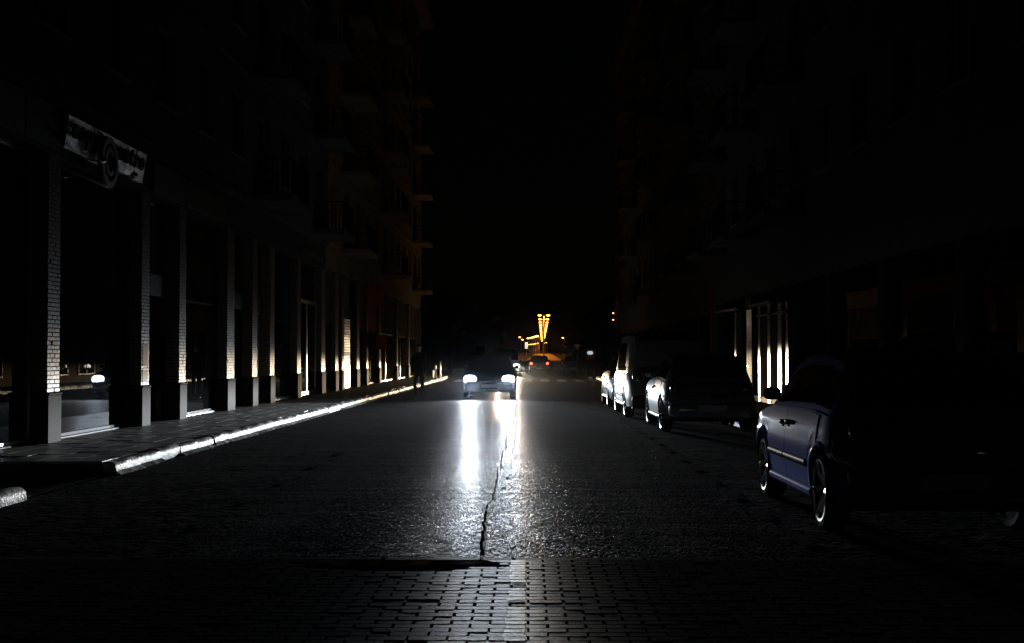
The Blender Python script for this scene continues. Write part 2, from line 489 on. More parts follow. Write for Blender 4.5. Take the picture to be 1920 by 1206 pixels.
# ================================================================== vehicles
WHEELS = {}
def wheel_meshes(style):
    if style in WHEELS: return WHEELS[style]
    r = 1.0   # unit radius, width .6
    t = MB()
    t.lathe([(.79,-.30),(.92,-.32),(.975,-.27),(1.0,-.15),(1.0,.15),(.975,.27),(.92,.32),(.79,.30),(.70,.25),(.70,-.25)], 40, 0, closed=True)
    for k in range(40):   # tread blocks
        a = 2*math.pi*k/40
        c, s = math.cos(a), math.sin(a); c2, s2 = math.cos(a+.09), math.sin(a+.09)
        for x0, x1 in ((-.2,-.03),(.03,.2)):
            t.add([(x0,c*1.0,s*1.0),(x1,c*1.0,s*1.0),(x1,c2*1.0,s2*1.0),(x0,c2*1.0,s2*1.0),(x0,c*1.012,s*1.012),(x1,c*1.012,s*1.012),(x1,c2*1.012,s2*1.012),(x0,c2*1.012,s2*1.012)],
                  [(4,5,6,7),(0,1,5,4),(1,2,6,5),(2,3,7,6),(3,0,4,7)])
    t.lathe([(.0,.02),(.70,.02),(.70,.05),(.0,.05)], 32, 0); t.lathe([(.0,.25),(.80,.25),(.80,.27),(.0,.27)], 32, 0)   # dark wheel back
    tm = t.mesh('tyre', M['rubber'], True, 40)
    m = MB()
    m.lathe([(.72,-.20),(.74,-.31),(.80,-.325),(.81,-.29),(.72,.2),(.66,.22)], 40, 0)
    m.lathe([(.0,-.10),(.12,-.11),(.15,-.06),(.15,.1),(.0,.1)], 20, 0)
    n = {'alloy': 6, 'cover': 9, 'steel': 5}[style]
    for k in range(n):
        a = 2*math.pi*k/n
        w0, w1 = {'alloy': (.085,.16), 'cover': (.06,.11), 'steel': (.1,.2)}[style]
        d = Vector((0, math.cos(a), math.sin(a))); q = Vector((0, -math.sin(a), math.cos(a)))
        v = []
        for rr, w, x in ((.1,w0,-.18),(.45,w0*1.1,-.27),(.76,w1,-.29)):
            v += [d*rr+q*w+Vector((x+.02,0,0)), d*rr+Vector((x-.03,0,0)), d*rr-q*w+Vector((x+.02,0,0)), d*rr+Vector((x+.10,0,0))]
        f = []
        for i in range(2):
            for j in range(4):
                l = (j+1) % 4
                f.append((i*4+j, i*4+l, i*4+4+l, i*4+4+j))
        m.add(v, f)
    rm = m.mesh('rim', M['alloy' if style == 'alloy' else 'hub'], True, 30)
    WHEELS[style] = (tm, rm)
    return WHEELS[style]

def make_car(name, label, cat, loc, rz, paintm, L=4.1, W=1.74, H=1.47, wb=2.57, fo=.80, r=.315, sill=.24,
             belt=None, top=None, style='alloy', doors=2, group=None, lights=None, tails=None, trim=None, van=False, side_strip=True,
             door_split=.52, sect=None, rails=False):
    car = empty(name, loc, rz)
    tag(car, label, cat, group)
    hl = L/2
    yf = hl - fo; yr = yf - wb
    belt = belt or [(0,.62),(.015,.80),(.05,.90),(.3,.95),(.66,.935),(.72,.925),(.80,.885),(.90,.80),(.965,.70),(1,.56)]
    top = top or [(.02,.90),(.05,1.0),(.10,1.26),(.16,1.40),(.28,1.455),(.45,1.47),(.54,1.44),(.60,1.36),(.74,.92)]
    ys_top = [t[0] for t in top]
    def smooth(fn, u, w=.012):
        return sum(interp(min(max(u+k*w,0),1), fn) for k in (-1,-.5,0,.5,1))/5
    def fb(y): return smooth(belt, (y+hl)/L)
    def ft(y): return smooth(top, (y+hl)/L, .018)
    sect = sect or [(.10,.90),(.20,.945),(.30,.965),(.45,.99),(.55,1.0),(.64,.998),(.70,.985),(.80,.972),(.92,.945),(1.0,.92),(1.3,.9)]
    def hw(y, z):
        u = abs(y)/hl
        pl = 1 - .15*max(0, (u-.66)/.34)**2.3
        return W/2*pl*interp(z, sect)
    def yy(y, z):
        u = abs(y)/hl
        return y*(1 - (.045*max(0, (z-.45)/.5)**1.6 + .02*max(0, (.35-z)/.2))*u**6)
    RA = r*1.15
    def zb(y):
        s = sill + .05*max(0, abs(y)/hl-.8)/.2
        for yw in (yf, yr):
            if abs(y-yw) < RA: return max(s, r + math.sqrt(max(RA*RA-(y-yw)**2, 0)))
        return s
    st = set(np.linspace(-hl, hl, 44).tolist())
    for yw in (yf, yr):
        for k in range(15):
            st.add(yw + RA*math.cos(math.pi*k/14)*.9999)
        st.add(yw-RA-.001); st.add(yw+RA+.001)
    st = sorted(st)
    NR = 14
    body = MB()
    cols = []
    for y in st:
        a, b = zb(y), max(fb(y), zb(y)+.02)
        cols.append([(y, a+(b-a)*i/NR) for i in range(NR+1)])
    for s in (-1, 1):
        body.grid([[(s*hw(y,z), yy(y,z), z) for y, z in c] for c in cols])
        # inner lip of the shell
        body.grid([[(s*hw(c[0][0],c[0][1]), yy(*c[0]), c[0][1]), (s*(hw(c[0][0],c[0][1])-.10), yy(*c[0]), c[0][1]+.01)] for c in cols])
    K = 10
    def deck(y):
        z = max(fb(y), zb(y)+.02); w = hw(y, z)
        return [(w*(-1+2*k/K), yy(y,z), z + .035*(1-(-1+2*k/K)**2)) for k in range(K+1)]
    body.grid([deck(y) for y in st])
    for c in (cols[0], cols[-1]):
        body.grid([[(hw(y,z)*(-1+2*k/K), yy(y,z)+math.copysign(.03*(1-(-1+2*k/K)**2), y), z) for k in range(K+1)] for y, z in c])
    bo = body.build('body', paintm, car, True, 32)
    # underside and wheel wells
    un = MB(); un.box(-W*.44, W*.44, -hl*.93, hl*.93, sill-.03, sill+.04)
    for yw in (yf, yr):
        for s in (-1, 1):
            un.grid([[(s*(W/2-w_), yw+q_*math.cos(math.pi*k/14), r+q_*math.sin(math.pi*k/14)) for w_, q_ in ((.09,RA*1.01),(.36,RA*1.01),(.36,.01))] for k in range(15)])
    un.build('underside', M['black'], car)
    # cabin
    y0, y1 = -hl + ys_top[0]*L, -hl + ys_top[-1]*L
    def G(y, t, off=0.0):
        zb_ = fb(y) - .012; zt = max(ft(y), zb_+.004); h = zt - zb_
        wbelt = hw(y, fb(y)) - .015
        tumble = .17 if not van else .10
        hh = h/max(H-.93, .3)
        wr = wbelt - tumble*min(1, hh)
        a = (t-.5)*2; s = -1 if a < 0 else 1; a = abs(a)
        if a > .42:      # side
            q = (1-a)/.58
            x = wbelt + (wr-wbelt)*q**1.15; z = zb_ + h*.90*q
        else:
            q = (.42-a)/.42
            x = wr*(1 - q)**.92 if q < 1 else 0
            x = wr*(a/.42)**.85
            z = zb_ + h*(.90 + .10*(1-(a/.42)**3))
        n = Vector((s*.9*(1 if a > .42 else a), 0, .25 if a > .42 else 1)).normalized()*off
        return (s*x + n.x, yy(y, z) if not van else y, z + n.z)
    cs = sorted(set(np.linspace(y0, y1, 34).tolist()))
    ts = np.linspace(0, 1, 29)
    cab = MB(); cab.grid([[G(y, t) for t in ts] for y in cs])
    cab.build('roof', paintm, car, True, 40)
    def patch(nm, ya, yb, ta, tb, m, off=.006, nt_=8, ny=10, par=None, shear=0):
        p = MB()
        rows = []
        for i in range(ny+1):
            y = ya + (yb-ya)*i/ny
            rows.append([G(y + shear*(k/nt_-.5), ta+(tb-ta)*k/nt_, off) for k in range(nt_+1)])
        p.grid(rows)
        # rim back to the shell
        edge = rows[0] + [r_[-1] for r_ in rows[1:]] + rows[-1][::-1][1:] + [r_[0] for r_ in rows[::-1][1:]]
        return p.build(nm, m, par or car, True, 40, fix=False)
    def u2y(u): return -hl + u*L
    # find windscreen and rear window ranges from the roof profile
    peak = max(t[1] for t in top)
    front = [t for t in top if t[1] > peak-.12][-1][0]
    rear = [t for t in top if t[1] > peak-.12][0][0]
    patch('windscreen', u2y(front+.015), u2y(ys_top[-1]-.012), .30, .70, M['carglass'], ny=14, nt_=14)
    patch('rear_window', u2y(ys_top[0]+.03), u2y(rear-.01), .31, .69, M['carglass'], ny=10, nt_=12)
    split = u2y(door_split) 
    for s in (0, 1):
        ta, tb = (.04, .235) if s == 0 else (.96, .765)
        patch('side_window', split+.04, u2y(front+.055), ta, tb, M['carglass'])
        patch('side_window', u2y(rear+.09 if not van else .30), split-.04, ta, tb, M['carglass'])
        if not van: patch('side_window', u2y(rear-.005), u2y(rear+.07), ta, tb, M['carglass'])
    # doors
    fd0 = split; fd1 = yf - RA*.86
    rd0 = yr + RA*.35; rd1 = split
    for s in (-1, 1):
        for (a, b, rear_) in ((fd0+.006, fd1, False), (rd0, rd1-.006, True)):
            p = MB(); rows = []
            N = 16
            for i in range(N+1):
                y = a + (b-a)*i/N
                lo = max(sill+.075, zb(y)+.035); hi = fb(y)-.015
                rows.append([(s*(hw(y,z)+.007), yy(y,z), z) for z in [lo+(hi-lo)*j/12 for j in range(13)]])
            p.grid(rows)
            for e in (rows[0], rows[-1]):
                p.grid([e, [(x-s*.02, y, z) for x, y, z in e]])
            for j in (0, -1):
                e = [r_[j] for r_ in rows]
                p.grid([e, [(x-s*.02, y, z) for x, y, z in e]])
            d = p.build('door', paintm, car, True, 32)
            # dark seal behind the gap
            q = MB(); e = rows[0] if not rear_ else rows[-1]
            if not rear_:
                q.grid([[(x+s*-.004, y-.012, z) for x, y, z in e], [(x+s*-.004, y+.002, z) for x, y, z in e]])
                q.build('door_seal', M['black'], d, fix=False)
            # handle
            hy = (a+.05, a+.19) if not rear_ else (b-.19, b-.05)
            if van and rear_: hy = (b-.19, b-.05)
            zc = min(fb(a), fb(b)) - .125
            hb = MB(); xx = hw(sum(hy)/2, zc) + .007
            hb.blob((s*(xx+.012), sum(hy)/2, zc), (.022, .075, .022), .6, 12, 8)
            hb.blob((s*(xx+.002), sum(hy)/2, zc-.012), (.008, .055, .035), .6, 12, 6)
            hb.build('handle', trim or M['black'], d, True, 50)
            if side_strip:
                rs = MB(); pr = []
                zs = .50
                for i in range(9):
                    y = a+.02 + (b-a-.04)*i/8
                    if zb(y)+.04 > zs-.03: continue
                    pr.append([(s*(hw(y,zs-.035)+.008), y, zs-.035), (s*(hw(y,zs)+.026), y, zs-.02), (s*(hw(y,zs)+.026), y, zs+.02), (s*(hw(y,zs+.035)+.008), y, zs+.035)])
                if len(pr) > 1:
                    rs.grid(pr)
                    for e2 in (pr[0], pr[-1]): rs.add(e2, [(0,1,2,3)])
                    rs.build('rub_strip', M['black'] if trim is None else trim, d, True, 60)
        # sill step
        sb = MB(); 
        sb.grid([[(s*(hw(y,sill)-.02), y, sill-.02), (s*(hw(y,sill)+.03), y, sill-.005), (s*(hw(y,sill)+.04), y, sill+.03), (s*(hw(y,sill+.06)+.004), y, sill+.065)] for y in np.linspace(yr+RA+.01, yf-RA-.01, 8)])
        sb.build('sill', paintm, car, True, 60)
        # arch flares
        for yw in (yf, yr):
            fl = MB(); rows = []
            for k in range(19):
                an = math.pi*k/18
                y = yw + RA*math.cos(an)*.999; z = r + RA*math.sin(an)
                y2 = yw + RA*1.10*math.cos(an); z2 = r + RA*1.10*math.sin(an)
                rows.append([(s*(hw(y,z)-.015), y, z), (s*(hw(y,z)+.016), y, z), (s*(hw(y2,z2)+.014), y2-(y2-y)*.3, z2-(z2-z)*.3), (s*(hw(y2,z2)+.002), y2, z2)])
            fl.grid(rows); fl.build('arch_flare', paintm, car, True, 60)
        # mirror
        my = u2y(ys_top[-1]) - .33*(.74-.60)/.14*.55 - (0 if van else .20); mz = fb(my)+.10
        mm = MB(); xw = hw(my, fb(my))
        mm.blob((s*(xw+(.095 if van else .065)), my, mz+.01), (.085, .05, .062), .7, 14, 8)
        mm.tube([(s*(xw-.03), my+.02, mz-.05), (s*(xw+.05), my+.01, mz-.02)], .02, 8)
        mm.build('mirror', trim or M['black'], car, True, 50)
        # wheels
        tm, rm = wheel_meshes(style)
        for yw in (yf, yr):
            w = inst('wheel', tm, car, (s*(W/2*.985 - r*.30), yw, r), (0, 0, 0 if s < 0 else math.pi), (r*.98, r, r))
            inst('rim', rm, w)
    # lamps, bumpers, plates
    zl = .64 if not van else .72
    for s in (-1, 1):
        hd = MB(); xw = hw(hl*.94, zl)
        hd.blob((s*(xw-.16), yy(hl*.985, zl)-.035, zl), (.21 if lights else .17, .085, .135 if lights else .075), .8 if lights else .65, 18, 10)
        hm = M['lens_off'] if not lights else lights['mat']
        hd.build('headlight', hm, car, True, 60)
        tl = MB(); zt_ = .80 if not van else .95
        tw = hw(-hl*.97, zt_)
        tl.blob((s*(tw-.085), -yy(hl*.985, zt_)+.045, zt_), (.105, .085, .10 if not van else .2), .6, 16, 10)
        to = tl.build('tail_light', M['tail'] if tails else M['tail_off'], car, True, 60)
        if tails:
            tc_ = MB(); tc_.blob((s*(tw-.09), -yy(hl*.985, zt_)-.035, zt_), (.075, .03, .055), .7, 12, 8)
            tc_.build('lit_bulb', M['tail_core'], to, True, 60)
        if lights:
            beam('headlight_beam', (s*(xw-.16), yy(hl*.985, zl)+.10, zl), car, lights['power'], lights['color'], **lights.get('kw', {}))
    for e in (-1, 1):
        bp = MB()
        bp.blob((0, e*(hl-.10), .42), (W*.455, .16, .13), .35, 28, 10)
        bp.build('bumper', paintm if not van else M['black'], car, True, 40)
        pl = MB(); pl.box(-.26, .26, e*(hl+.062), e*(hl+.068), .37 if e > 0 else .40, .48 if e > 0 else .51)
        pl.build('number_plate', M['plate'], car)
    gr = MB()
    for k in range(4):
        gr.bbox(-.36, .36, yy(hl, .62)-.02, yy(hl, .62)+.045, .575+k*.032, .595+k*.032, .006)
    gr.build('grille', M['black'], car)
    if rails:
        for s in (-1, 1):
            rl = MB(); pts = []
            for k in range(11):
                y = u2y(rear+.02) + (u2y(front-.02)-u2y(rear+.02))*k/10
                g = G(y, .5+s*.205)
                pts.append((g[0], g[1], g[2]+.035*(1 if 0 < k < 10 else .1)))
            rl.tube(pts, .014, 8); rl.build('roof_rail', M['chrome'], car, True, 60)
    return car

# parked hatchback nearest to the camera on the right
suv = make_car('parked_car', 'blue-grey parked hatchback with alloy wheels and black door handles, nearest on the right', 'car',
               (3.22, 12.2, 0), 0, M['p_blue'])
# parked silver car
make_car('parked_car', 'pale silver car parked just behind the van, its side glaring in headlights', 'car',
         (3.32, 26.3, 0), R(.4), M['p_silver'], L=4.2, W=1.72, H=1.43, style='cover', trim=M['p_silver'], side_strip=False)
# van
vbelt = [(0,.7),(.01,.98),(.04,1.02),(.6,1.02),(.80,1.00),(.87,.97),(.95,.88),(.985,.76),(1,.60)]
vtop = [(.005,1.02),(.012,1.2),(.03,1.85),(.06,1.95),(.3,1.98),(.6,1.97),(.68,1.92),(.72,1.80),(.86,.99)]
make_car('parked_van', 'tall white panel van parked at the right kerb ahead of the silver car', 'van',
         (3.12, 32.0, 0), R(.3), M['p_white'], L=5.1, W=1.86, H=1.98, wb=2.95, fo=.95, r=.33, sill=.27, belt=vbelt, top=vtop, van=True, style='steel', door_split=.62,
         sect=[(.10,.92),(.20,.95),(.30,.97),(.45,.995),(.6,1.0),(.8,1.0),(.92,.985),(1.02,.97),(1.3,.96)])
make_car('parked_car', 'dark car parked beyond the white van, only its lit edge showing', 'car',
         (3.05, 38.3, 0), 0, M['p_dark'], L=4.2, W=1.72, style='cover')
# oncoming car with blazing headlamps
onc = make_car('oncoming_car', 'dark car driving toward the camera with both headlights blazing', 'car',
         (-1.28, 45.95, 0), math.pi, M['p_dark'], L=4.2, W=1.76, H=1.42,
         lights=dict(mat=M['head_cool'], power=60000, color=(.82,.91,1.0), kw=dict(radius=.07, tilt=.010, spill=.022)))
# second oncoming vehicle far behind it
fol = make_car('oncoming_van', 'distant oncoming van, one lit headlamp showing past the dark car', 'van',
         (-1.42, 92.6, .0), math.pi, M['p_grey'], L=4.9, W=1.80, H=1.95, wb=2.9, fo=.95, r=.33, sill=.27, belt=vbelt, top=vtop, van=True, style='steel', door_split=.62,
         lights=dict(mat=M['head_warm'], power=150000, color=(1.0,.76,.48), kw=dict(radius=.09, tilt=.004, cut=.008, soft=.014, hot_h=.22)))
# car with red tail lamps driving away
make_car('leaving_car', 'dark car driving away with two lit red tail lights', 'car',
         (.93, 112, 0), 0, M['p_black'], L=4.2, W=1.76, H=1.45, tails=True)
make_car('crossing_car', 'silver car crossing side-on behind the car with red tail lights', 'car',
         (.85, 122.5, 0), R(90), M['p_silver'], L=4.5, W=1.76, H=1.25, top=[(.24,.92),(.31,1.13),(.37,1.24),(.54,1.25),(.60,1.15),(.70,.92)], style='cover', side_strip=False)
make_car('parked_car', 'dark car parked beyond the junction, behind the metal frame stand', 'car',
         (3.6, 106, 0), 0, M['p_dark'], L=4.1, W=1.72)

# ================================================================== ground, road, pavements
KL = -4.90      # left kerb face
KR = 4.16       # right kerb face
FL = -6.90      # left facade plane
FR = 6.40       # right facade plane
ground = MB()
ground.grid([[(x, y, -.06) for x in (-300, -60, 60, 300)] for y in (-60, 60, 131)])
ground.grid([[(x, y, -.06 + .006*(y-131)) for x in (-300, -60, 60, 300)] for y in (131, 600, 1500)])
tag(ground.build('ground', M['ground']), kind='structure')
road = MB()
road.grid([[(x, y, 0) for x in np.linspace(-40 if y > 80 and y < 104 else KL-.02, 40 if y > 80 and y < 104 else KR+.02, 4)] for y in (24, 40, 60, 82)])
road.grid([[(x, y, 0) for x in (-40, -5, 5, 40)] for y in (82, 104)])
road.grid([[(x, y, 0) for x in (-6, 0, 9)] for y in (104, 131)])
# the nearer asphalt: real stone relief
xs_ = np.concatenate([np.arange(KL-.02, -2.6, .06), np.arange(-2.6, 2.0, .017), np.arange(2.0, KR+.05, .06)])
ys_ = [9.32]
while ys_[-1] < 23.9: ys_.append(ys_[-1] + .017 + .0040*(ys_[-1]-9.3))
ys_[-1] = 24.0
rs_ = np.random.RandomState(5)
hh = rs_.normal(0, 1, (len(ys_), len(xs_)))
track = 1 - .45*np.exp(-((xs_+2.15)/.32)**2) - .45*np.exp(-((xs_+.75)/.30)**2) - .4*np.exp(-((xs_-1.1)/.35)**2)
hh = np.clip(hh, -2, 2)*.00062*track[None,:]
low = rs_.normal(0, 1, (len(ys_)//10+2, len(xs_)//10+2))
gy, gx = np.meshgrid(np.linspace(0, low.shape[0]-1.01, len(ys_)), np.linspace(0, low.shape[1]-1.01, len(xs_)), indexing='ij')
iy, ix = gy.astype(int), gx.astype(int); fy, fx = gy-iy, gx-ix
hh += .0003*((low[iy,ix]*(1-fx)+low[iy,ix+1]*fx)*(1-fy) + (low[iy+1,ix]*(1-fx)+low[iy+1,ix+1]*fx)*fy)
hh -= .0025
hh[-1,:] = 0
road.grid([[(float(x), float(y), float(hh[i,k])) for k, x in enumerate(xs_)] for i, y in enumerate(ys_)])
print('relief', len(xs_)*len(ys_))
road_o = tag(road.build('road', M['asphalt'], fix=False), kind='structure')
fr = MB()
def far_x(y): return 3.1 + .0108*(y-259)
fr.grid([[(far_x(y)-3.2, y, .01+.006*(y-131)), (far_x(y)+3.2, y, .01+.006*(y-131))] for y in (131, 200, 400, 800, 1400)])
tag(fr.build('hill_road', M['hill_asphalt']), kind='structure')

# driveway dip and crossing base on the near side
base = MB(); base.grid([[(x, y, .001) for x in (-12, -4, 4, 12)] for y in (-6, 2, 9.20)])
pav = tag(base.build('paver_crossing', M['paver_bed']), kind='structure')
PW, PD = .2, .1
pm = []
for k in range(6):
    b = MB(); j = .004 + .0015*(k % 3)
    b.bbox(-PW/2+j, PW/2-j, -PD/2+j, PD/2-j, -.03, .0, .003)
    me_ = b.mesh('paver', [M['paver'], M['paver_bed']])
    for p_ in me_.polygons: p_.material_index = 0 if p_.normal.z > .95 else 1     # joint shade put into the colour: paver sides dark against headlamp glints
    pm.append(me_)
rest = MB()
ncount = 0
row = 0
y = 9.14
while y > 5.2:
    x = -5.6 + (PW/2 if row % 2 else 0)
    while x < 5.4:
        tx, ty, dz = rnd.gauss(0, .0016), rnd.gauss(0, .0022), rnd.gauss(0, .0004)
        # sunken hollow beside the asphalt edge
        sag = -.016*math.exp(-((x+.82)/.50)**2 - ((y-9.0)/.16)**2)
        near = -1.75 < x < .85 and y > 6.75
        if near and ncount < 300:
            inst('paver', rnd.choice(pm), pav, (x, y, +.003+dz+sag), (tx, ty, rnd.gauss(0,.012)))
            ncount += 1
        else:
            j = .0035
            v = [(x+sx*(PW/2-j), yv, 0) for sx, yv in ()]
            c = []
            for zz, ins in ((-.03, 0), (-.003, 0), (0, .003)):
                for sx, sy in ((-1,-1),(1,-1),(1,1),(-1,1)):
                    dx, dy = sx*(PW/2-j-ins), sy*(PD/2-j-ins)
                    c.append((x+dx, y+dy, +.003+dz+sag+zz + dx*ty*-1 + dy*tx))
            rest.add(c, [(0,1,5,4),(1,2,6,5),(2,3,7,6),(3,0,4,7),(4,5,9,8),(5,6,10,9),(6,7,11,10),(7,4,8,11),(8,9,10,11)])
        x += PW
    y -= PD; row += 1
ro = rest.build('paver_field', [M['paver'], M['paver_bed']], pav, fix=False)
for p_ in ro.data.polygons: p_.material_index = 0 if p_.normal.z > .95 else 1  # same darkened paver sides, colour standing in for joint shade
ro = ro; ro['kind'] = 'stuff'
# edging stones between pavers and asphalt
for k in range(-6, 6):
    b = MB(); b.bbox(k*.9+.004-.1, k*.9+.896-.1, 9.195, 9.315, -.04, .0008+rnd.gauss(0,.0012), .008)
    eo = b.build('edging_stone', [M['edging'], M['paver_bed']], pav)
    for p_ in eo.data.polygons: p_.material_index = 0 if p_.normal.z > .95 else 1  # stone sides darkened in colour too, so headlamps leave no bright dots
# hollow full of black water
pd = MB(); n = 40; v = [(-.95, 9.06, -.0035)]
for k in range(n):
    a = 2*math.pi*k/n
    rr = 1 + .10*math.sin(3*a+1) + .07*math.sin(5*a)
    v.append((-.85 + .62*math.cos(a)*rr, 9.03 + .105*math.sin(a)*rr, .006))
v[0] = (-.85, 9.03, .006)
pd.add(v, [(0, 1+k, 1+(k+1) % n) for k in range(n)])
M['water'] = mat('puddle_water', (.004,.004,.004), .02, spec=.5)
tag(pd.build('puddle', M['water'], smooth=False), 'black puddle lying along the edge of the paver crossing', 'puddle')

# road markings, crack and seams (parts of the road)
def strip(name, x0, x1, y0, y1, m, z=.004, ragged=.0, par=None):
    s = MB(); N = max(2, int((y1-y0)/.25))
    s.grid([[(x0+rnd.uniform(-ragged,ragged), y0+(y1-y0)*i/N, z), (x1+rnd.uniform(-ragged,ragged), y0+(y1-y0)*i/N, z)] for i in range(N+1)])
    return s.build(name, m, par or road_o, fix=False)
strip('centre_line', -.325, -.225, 17.0, 43.0, M['paint'], ragged=.010)
for y0, l_ in ((14.3,1.1),(15.5,1.45)):
    strip('centre_line', -.325+rnd.uniform(0,.03), -.225-rnd.uniform(0,.03), y0, y0+l_, M['paint'], ragged=.016)
strip('centre_line', -.36, -.25, 48.0, 72.0, M['paint'], ragged=.010)
for i in range(26):     # painted line over the pavers, broken paver by paver
    yy0 = 9.15 - i*.1
    if i in (9, 10, 15, 16): continue
    strip('centre_line', -.125+rnd.uniform(0,.02), -.018, yy0-.088, yy0-.012, M['paint_paver'], z=.0085, ragged=.006, par=pav)
for y0 in (9.5, 11.1, 12.9, 14.8, 16.9, 19.1):
    strip('bay_line', -2.76, -2.66, y0-.25, y0+.40, M['paint_faint'], ragged=.012)
for y0 in (8.3+1.6*i for i in range(1, 17)):
    strip('bay_line', 2.02, 2.12, y0, y0+.75, M['paint_faint'], ragged=.012)
for k in range(9):      # zebra crossing stripes
    x0 = -4.15 + k*.97
    strip('zebra_stripe', x0, x0+.5, 73, 79.5, M['paint'], ragged=.01)
cr = MB(); rows = []
y = 9.34; x = -.335
while y < 43.9:
    w = .005 + .007*abs(rnd.gauss(0,.6)) + (.005 if y < 12 else 0)
    x += rnd.gauss(0, .009) + (-.35 - x)*.12
    rows.append([(x-w, y, .0078), (x+w*.8, y, .0078)])
    y += rnd.uniform(.07, .2)
cr.grid(rows); cr.build('crack', M['crack'], road_o, fix=False)
for (yc, xa, xb) in ((13.6, -1.5, .55), (13.75, .05, 1.9), (19.6, -2.2, -.4), (22.8, -1.6, -.35), (16.8, -3.8, -1.2), (28, -1.5, 1.4)):
    sm_ = MB(); rows = []; x = xa; yv = yc
    while x < xb:
        yv += rnd.gauss(0, .012); w = .012 + rnd.random()*.014
        rows.append([(x, yv-w, .006), (x, yv+w, .006)]); x += .07
    sm_.grid(rows); sm_.build('seam', M['crack'], road_o, fix=False)

# left pavement
pl = MB()
pl.box(KL-.155, -7.6, 15.8, 84, -.05, .118)
pl.box(KL-.155, -7.6, 3, 12.95, -.05, .118)
pavl = tag(pl.build('pavement_left', M['slab_bed']), kind='structure')
far = MB(); far.box(KL-.16, -7.58, 36.02, 83.9, .10, .150)
far.build('paving_sheet', M['slab_bed'], pavl)
dv = MB(); dv.add([(KL, 12.96, .015), (KL, 15.79, .015), (-7.6, 15.79, .075), (-7.6, 12.96, .075)], [(0,1,2,3)])
dv.build('driveway', M['edging'], pavl)
sl = []
for k in range(4):
    b = MB(); b.bbox(-.198+.003*(k%2), .198, -.198, .198-.003*(k//2), -.04, 0, .005); sl.append(b.mesh('paving_slab', M['slab']))
for i in range(50):
    for k in range(6):
        yv = 16.02 + i*.4; xv = KL-.36 - k*.4
        inst('paving_slab', rnd.choice(sl), pavl, (xv, yv, .150+rnd.gauss(0,.0012)), (rnd.gauss(0,.003), rnd.gauss(0,.003), 0))
# kerb stones
def kerb_mesh(m, ln=1.0):
    b = MB(); s = .149; rows = []
    N = 8
    for i in range(N+1):
        y = .004 + (ln-.008)*i/N
        e = .5 if i in (0, N) else 0
        j = lambda a: rnd.gauss(0, a)
        rows.append([(-s, y, -.03), (-s, y, .15), (-s*.5, y, .153+j(.002)), (-.045+j(.004), y, .150+j(.003)-e*.008), (-.012+j(.004), y, .132+j(.005)-e*.01), (.0+j(.003)-e*.004, y, .10+j(.003)), (.006+j(.003), y, .045), (.008, y, -.03)])
    b.grid(rows); b.add(rows[0], [tuple(range(8))]); b.add(rows[-1], [tuple(range(8))[::-1]])
    return b.mesh('kerb_stone', m, True, 50)
def foot_mesh(m):
    b = MB(); rows = []
    for i in range(11):
        y = .1*i; w = .03 + max(0, rnd.gauss(.02, .018))
        rows.append([(0.004, y, .042), (.022, y, .034), (w+.02, y, .002)])
    b.grid(rows); return b.mesh('kerb_footing', m, True, 50)
KM = [kerb_mesh(M['kerb']) for _ in range(4)] + [kerb_mesh(M['kerb_raw'])]
KD = kerb_mesh(M['kerb_shaded'])
KF = [foot_mesh(M['kerb']) for _ in range(3)]
for i in range(63):
    m_ = KM[4] if i in (1, 3, 13, 14, 22, 37, 38, 50) else rnd.choice(KM[:4])
    ks = inst('kerb_stone', m_, pavl, (KL+rnd.gauss(0,.006), 15.8+i*1.0, rnd.gauss(0,.004)), (0, 0, rnd.gauss(0,.006)))
    if i not in (2, 17, 18, 33): inst('kerb_footing', rnd.choice(KF), ks)
for i in range(4):
    inst('kerb_stone', rnd.choice(KM[:4]), pavl, (KL+rnd.gauss(0,.004), 9.1+i*1.0-.12, -.03+rnd.gauss(0,.004)), (0, 0, rnd.gauss(0,.006)))
# right pavement
pr = MB(); pr.box(KR+.155, 7.2, 8.6, 84, -.05, .118)
pavr = tag(pr.build('pavement_right', M['slab_bed']), kind='structure')
far = MB(); far.box(KR+.16, 7.18, 8.7, 83.9, .10, .150); far.build('paving_sheet', M['slab_bed'], pavr)
for i in range(72):
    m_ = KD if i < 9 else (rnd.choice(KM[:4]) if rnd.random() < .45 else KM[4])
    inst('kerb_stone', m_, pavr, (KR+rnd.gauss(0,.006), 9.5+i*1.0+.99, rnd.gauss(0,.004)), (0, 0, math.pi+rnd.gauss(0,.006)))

# ================================================================== buildings
def sbox(b, side, X, w0, w1, y0, y1, z0, z1, bev=0):
    """box given by its distance w out of the facade plane towards the street"""
    k = 1 if side < 0 else -1
    (b.bbox(X+k*w0, X+k*w1, y0, y1, z0, z1, bev) if bev else b.box(X+k*w0, X+k*w1, y0, y1, z0, z1))

BRICK = {}
def brick_mesh(side):
    if 'm' not in BRICK:
        BRICK['m'] = []
        for k in range(3):
            b = MB(); b.bbox(-.012, .012, -.098+.004*k, .098, -.026, .026, .004); BRICK['m'].append(b.mesh('brick', M['brick']))
    return BRICK['m']

